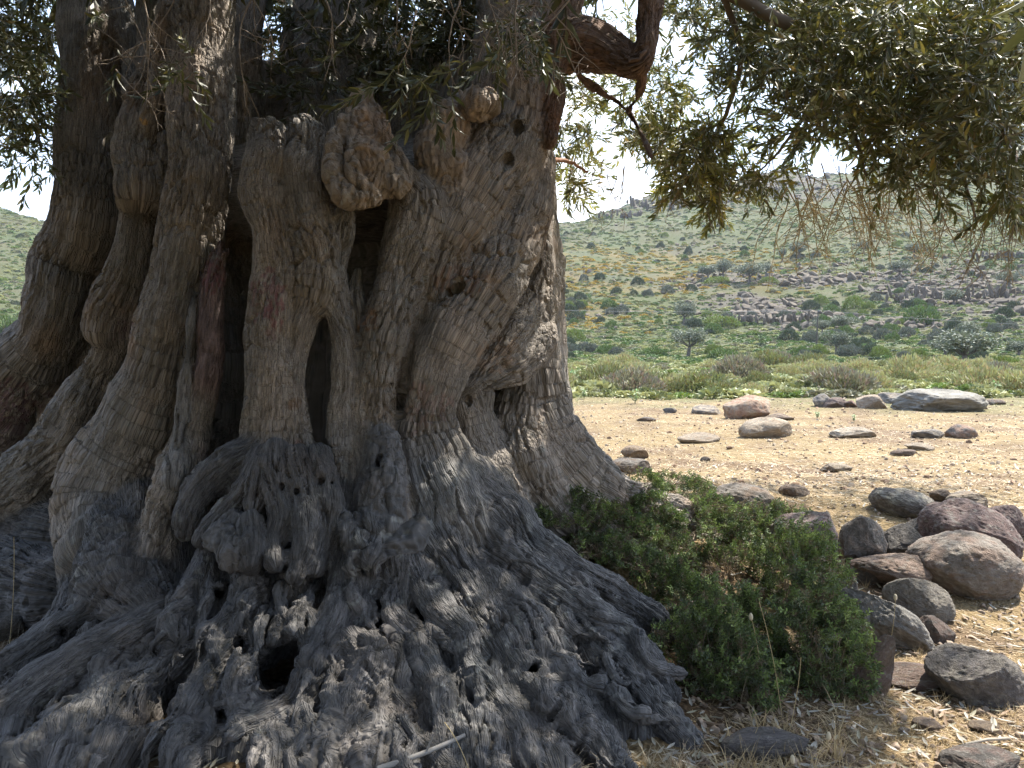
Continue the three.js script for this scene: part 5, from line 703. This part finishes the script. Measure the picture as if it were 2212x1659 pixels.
{
  const M_FAR = M_PLANT; let i = 0;
  const tree = (u, v, w, hpx, label, k = i) => { const h = hit(u, v, 45), g = new THREE.Group(), s = hpx / FY * h.depth, sx = w / FY * h.depth / .85; g.position.copy(h); g.scale.set(sx, s, sx); g.rotation.y = i * 1.3; const [c, t] = TG[k % 4]; add(new THREE.Mesh(t, M_TWIG), 'trunk', g); add(new THREE.Mesh(c, M_FAR), 'crown', g); add(tag(g, label, 'olive tree'), 'olive_tree'); i++; };
  tree(1486, 770, 70, 66, 'grey green round olive tree at the hill foot, nearest one right of the trunk'); tree(1478, 703, 50, 54, 'olive tree on the slope directly above the nearest round one'); tree(1564, 603, 40, 44, 'dark olive tree at the upper left edge of the rock outcrop'); tree(1530, 606, 42, 34, 'spreading pale olive tree left of the dark one above the outcrop'); tree(1618, 612, 60, 46, 'pair-like wide olive tree at the top of the outcrop, right of the dark one'); tree(1806, 765, 52, 52, 'small olive tree with dark forked trunk right of the utility pole');
  tree(2086, 795, 118, 84, 'large olive tree with thick trunk at the lower right foot of the hill'); tree(2095, 745, 50, 52, 'tall dense dark crowned olive tree behind the large one at right'); tree(2042, 772, 62, 42, 'low bushy olive tree touching the left of the large one at right'); tree(1820, 716, 56, 36, 'rounded green olive tree above the small forked one'); tree(1775, 722, 36, 32, 'small dark olive tree beside the pole top'); tree(1655, 598, 34, 32, 'grey round olive tree right of the wide one above the outcrop'); tree(1945, 600, 46, 40, 'pale green olive tree in the middle of the rock outcrop'); tree(2060, 660, 40, 36, 'green olive tree on the right part of the outcrop base'); tree(1195, 682, 30, 38, 'bluish olive tree showing just beside the trunk edge'); tree(2200, 772, 50, 40, 'dark olive tree at the right picture edge under the hill'); tree(1975, 556, 38, 34, 'dark round tree at the top edge of the outcrop under the hanging twigs'); tree(2180, 620, 50, 36, 'pale olive tree at the right end of the outcrop'); tree(1725, 560, 38, 40, 'dark bluish tree at the upper edge of the outcrop, centre'); tree(1690, 565, 20, 30, 'narrow dark tree left of the bluish one at the outcrop edge'); tree(1865, 548, 28, 30, 'little dark tree at the outcrop top right of centre');
  const r = rng(820), bush = (u, v, w, hh, k, label, group, from = 45) => { const h = hit(u, v, from), m = new THREE.Mesh(BG[k][Math.floor(r() * 3)], M_FAR), s = w / 2 / FY * h.depth; m.position.copy(h); m.scale.set(s, hh / .75 / FY * h.depth, s); m.rotation.y = r() * 6.28; add(tag(m, label, 'bush', group), 'hill_bush'); };
  bush(1310, 768, 50, 24, 'green', 'vivid green bush at the hill foot close to the trunk'); bush(1845, 668, 50, 28, 'lime', 'bright yellow green dome bush below the outcrop'); bush(1487, 548, 18, 16, 'dark', 'lone dark bush in the yellow flowering slope'); bush(1410, 770, 60, 20, 'green', 'green bush between the vivid one and the nearest olive tree'); bush(1560, 775, 70, 22, 'green', 'wide green bush right of the nearest olive tree'); bush(1730, 772, 60, 24, 'green', 'green bush at the foot of the utility pole'); bush(2040, 795, 70, 24, 'lime', 'yellow green bush left of the thick trunked tree'); bush(2160, 800, 90, 26, 'lime', 'long yellow green bush right of the thick trunked tree'); bush(20, 725, 90, 40, 'green', 'vivid green bush left of the big trunk'); bush(60, 745, 60, 20, 'lime', 'yellow green bush touching the left edge of the big trunk'); bush(1240, 735, 50, 24, 'lime', 'yellow green bush beside the trunk at the hill foot'); bush(1660, 612, 44, 14, 'lime', 'low lime green bush under the wide olive tree'); bush(1550, 612, 60, 14, 'lime', 'low lime green bush at the left end of the outcrop'); bush(1780, 705, 44, 24, 'green', 'green bush left of the rounded tree by the pole'); bush(1990, 700, 80, 40, 'green', 'broad green bush below the outcrop at the right'); bush(2060, 720, 40, 30, 'dark', 'dark bush right of the broad green one'); bush(1560, 705, 80, 22, 'lime', 'yellow green bush right of the upper slope olive tree');
  const rb = rng(830); for (let n = 0; n < 270; n++) { const u = rb() < .9 ? 1190 + 1020 * rb() : -10 + 110 * rb(), v = lerp(500, 780, Math.pow(rb(), .8)); const k = ['dark', 'blue', 'green', 'lime', 'dark', 'blue'][Math.floor(rb() * 6)], lab = { dark: 'dark green bush dotted on the far hillside', blue: 'bluish grey green bush dotted on the far hillside', green: 'mid green bush dotted on the far hillside', lime: 'yellow green bush dotted on the far hillside' }[k], w = lerp(12, 40, Math.pow((v - 490) / 290, 1.3)) * (.6 + .8 * rb()); { const hh = hit(u, v, 45); if (hh.depth > 1200 || noise(hh.x * .03, 2, hh.z * .03) < -.05) continue; } const where = u < 110 ? ' left of the big trunk' : (v > 735 ? ' at the hill foot' : v > 660 ? ' below the outcrop' : v > 600 ? ' level with the outcrop' : v > 555 ? ' above the outcrop' : ' high on the hill') + (u < 1400 ? ' near the trunk' : u < 1650 ? ' left of the pole' : u < 1900 ? ' around the pole' : ' toward the right edge'); bush(u, v, w, w * .55, k, (w > 26 ? 'bigger ' : w > 15 ? '' : 'tiny ') + lab.replace(' dotted on the far hillside', '') + where, k + ' bushes on the far hillside'); }
  // scrub that nobody could count
  const T = {}; for (const k of Object.keys(BG)) T[k] = [[], []]; const rs = rng(840);
  for (let n = 0; n < 29000; n++) {
    const d = n < 2600 ? 19 + 32 * rs() : 48 * Math.pow(440 / 48, Math.pow(rs(), .75)), u = rs() < .86 ? 1150 + 1090 * rs() : -40 + 170 * rs(), x = (u - CU) / FY * d, z = -d, rk = rocky(x, z), yl = yellow(x, z), q = noise(x * .05, 3, z * .05), q2 = noise(x * .15, 8, z * .15); if (rs() < rk * .45) continue; if (q2 < -.25 && rs() < .6) continue;
    let k = d < 50 ? ['straw', 'straw', 'olive', 'lime', 'grey', 'straw'][Math.floor(rs() * 6)] : rs() < .33 + q * .4 ? 'green' : rs() < .35 ? 'olive' : rs() < .5 ? 'straw' : rs() < .4 ? 'grey' : rs() < .3 ? 'blue' : rs() < .65 ? 'lime' : 'dark'; if (rs() < yl * (.45 + .5 * q2)) k = 'gold'; const s = (.22 + .5 * rs() * rs()) * (d < 50 ? .8 : .7 + .7 * d / 250); _q.setFromAxisAngle(_up, rs() * 6.28);
    T[k][0].push(new THREE.Matrix4().compose(V3(x, terrain(x, z) - .05, z), _q, V3(s * 1.2, s * (.5 + .45 * rs()), s * 1.2))); const m = .8 + .4 * rs(); T[k][1].push(C(m, m, m));
  }
  const small = {}; Object.keys(TONES).forEach((k, j) => { small[k] = bushGeo(900 + j, 160, .75, TONES[k]); const p = small[k].attributes.position; });
  const bigger = (seed, tone) => { const q = rng(seed), m = new Mesher(); for (let j = 0; j < 150; j++) { const d = rdir(q); d.y = Math.abs(d.y); const kk = .7 + .5 * q(), up = d.clone().add(rdir(q).multiplyScalar(.8)).normalize(); m.quad(V3(d.x * .85, d.y * .7, d.z * .85).addScaledVector(up, -.15), up, rdir(q), .42, .26, [tone[0] * kk, tone[1] * kk, tone[2] * kk]); } return m.build(); };
  const SL = { straw: 'pale dry scrub covering the hillside', olive: 'olive green low scrub covering the hillside', grey: 'grey dry scrub covering the hillside', green: 'green low scrub covering the hillside', dark: 'dark low scrub covering the hillside', lime: 'yellow green low scrub covering the hillside', gold: 'yellow flowering scrub on the hillside left of the outcrop', blue: 'bluish low scrub covering the hillside' };
  Object.keys(T).forEach((k, j) => instances('scrub', bigger(950 + j, TONES[k]), M_PLANT, ...T[k], scene, SL[k], 'scrub'));
  // rocks of the outcrops and screes
  const rg = [0, 1, 2, 3].map((k) => rockGeo(1000 + k, 6, [1, .95, .9], [.75, .72, .72], 14, .8)), R = rg.map(() => [[], []]), rr = rng(850), mr = new THREE.MeshStandardMaterial({ vertexColors: true, roughness: 1 }); const big = [];
  for (let n = 0; n < 30000; n++) { const d = 80 * Math.pow(420 / 80, rr()), u = 1150 + 1090 * rr(), x = (u - CU) / FY * d, z = -d, rk = rocky(x, z); if (rr() > rk * .75 + .012) continue; const s = (.13 + .9 * Math.pow(rr(), 5)) * (.6 + .7 * d / 200) * (.5 + .7 * rk); big.push([s / d, s, x, z]); }
  big.sort((a, b) => b[0] - a[0]); big.forEach(([q, s, x, z], n) => { const k = Math.floor(rr() * 4), m = .7 + .5 * rr(), sc = V3(s * (.9 + .4 * rr()), s * (.55 + .5 * rr()), s * (.7 + .4 * rr())), p = V3(x, terrain(x, z) + .1 * s, z), ang = rr() * 6.28; _q.setFromAxisAngle(_up, ang); if (n < 200) { const o = new THREE.Mesh(rg[k], hillRock); o.position.copy(p); o.scale.copy(sc); o.rotation.y = ang; const uu = CU + FY * x / -z, dd = Math.hypot(x, z); add(tag(o, (s > 1.1 ? 'big ' : s > .8 ? '' : 'small ') + 'weathered grey rock ' + (dd > 300 ? 'near the ridge' : dd > 190 ? 'high in the outcrop' : dd > 150 ? 'in the middle of the outcrop' : dd > 120 ? 'low in the outcrop' : 'below the outcrop') + (uu < 1450 ? ' near the trunk' : uu < 1650 ? ' left of the pole' : uu < 1800 ? ' around the pole' : uu < 2000 ? ' right of the pole' : ' toward the right edge'), 'rock', 'rocks of the hillside outcrops'), 'hill_rock'); } else { R[k][0].push(new THREE.Matrix4().compose(p, _q, sc)); R[k][1].push(C(.18 * m, .146 * m, .105 * m)); } });
  rg.forEach((g, k) => instances('scree', g, mr, ...R[k], scene, ['grey scree stones on the hillside outcrop', 'broken rocks among the hillside scrub', 'loose stones below the hillside cliffs', 'weathered stones along the foot of the hill'][k], 'rocks'));
  // ledges: blocks of the two low cliffs and of the crag on the ridge
  const rl = rng(860), ledge = (u, v, w, hh, label) => { const h = hit(u, v, 60), g = new THREE.Group(), W = w / FY * h.depth, H = hh / FY * h.depth, n = Math.max(8, Math.round(w / 7)); g.position.copy(h); for (let j = 0; j < n; j++) { const o = new THREE.Mesh(rg[j % 4], hillRock2); const bw = W / n, kk = .5 + .8 * rl(); o.position.set((j + .5 - n / 2) * bw * 1.05 + .9 * bw * (rl() - .5), H * (.1 + .45 * rl()), (rl() - .3) * bw * 2); o.scale.set(bw * .8 * kk, H * (.2 + .25 * rl()) * (.6 + .5 * kk), bw * .8 * kk); o.rotation.set((rl() - .5) * .6, rl() * 6, (rl() - .5) * .6); add(o, 'rock', g); } add(tag(g, label, 'cliff'), 'rock_ledge'); };
  ledge(1660, 700, 190, 34, 'low broken cliff left of the utility pole below the outcrop'); ledge(1790, 700, 70, 26, 'low cliff end beside the utility pole'); ledge(1990, 650, 150, 40, 'dark cliff in the middle right of the outcrop'); ledge(2130, 650, 150, 44, 'dark cliff at the right end of the outcrop'); ledge(2160, 560, 130, 26, 'upper cliff at the right under the hanging twigs'); ledge(1430, 452, 150, 30, 'grey crag below the left part of the ridge'); ledge(1340, 470, 90, 24, 'small crag at the left end of the ridge'); ledge(1640, 420, 90, 26, 'crag on the hill top behind the leaves'); ledge(1550, 440, 90, 20, 'grey rock band just under the hill top');
  // utility pole and wire
  const h = hit(1762, 762, 45), pole = new THREE.Group(), H = 92 / FY * h.depth, pm = new Mesher(); pole.position.copy(h); pm.tube([V3(0, -.3, 0), V3(.1, H * .5, 0), V3(.18, H, 0)], (t) => .075 - .02 * t, [.1, .085, .07], 8); add(new THREE.Mesh(pm.build(), M_TWIG), 'post', pole); const ins = new Mesher(); ins.tube([V3(.18, H * .97, .12), V3(.18, H * 1.0, .12)], .07, [.3, .3, .3], 6); ins.tube([V3(.18, H * .96, -.1), V3(.18, H * .96, .3)], .03, [.15, .13, .12], 5); add(new THREE.Mesh(ins.build(), M_TWIG), 'insulator', pole); add(tag(pole, 'thin dark wooden utility pole at the foot of the hillside', 'utility pole'), 'utility_pole');
  const wm = new Mesher(), w0 = h.clone().add(V3(.18, H, .12)); const wp = []; for (let j = 0; j <= 30; j++) { const t = j / 30 * 2 - 1; wp.push(V3(t * 45, -1.2 * (1 - Math.abs(t)) * Math.abs(t) * 4 * .5 + (t > 0 ? -1.5 * t : .8 * -t), t * -6)); } wm.tube(wp, .018, [.25, .24, .23], 4); const wire = new THREE.Mesh(wm.build(), M_TWIG); wire.position.copy(w0); add(tag(wire, 'thin overhead wire running from the utility pole across the hill', 'wire'), 'overhead_wire');
}
renderer.render(scene, camera);
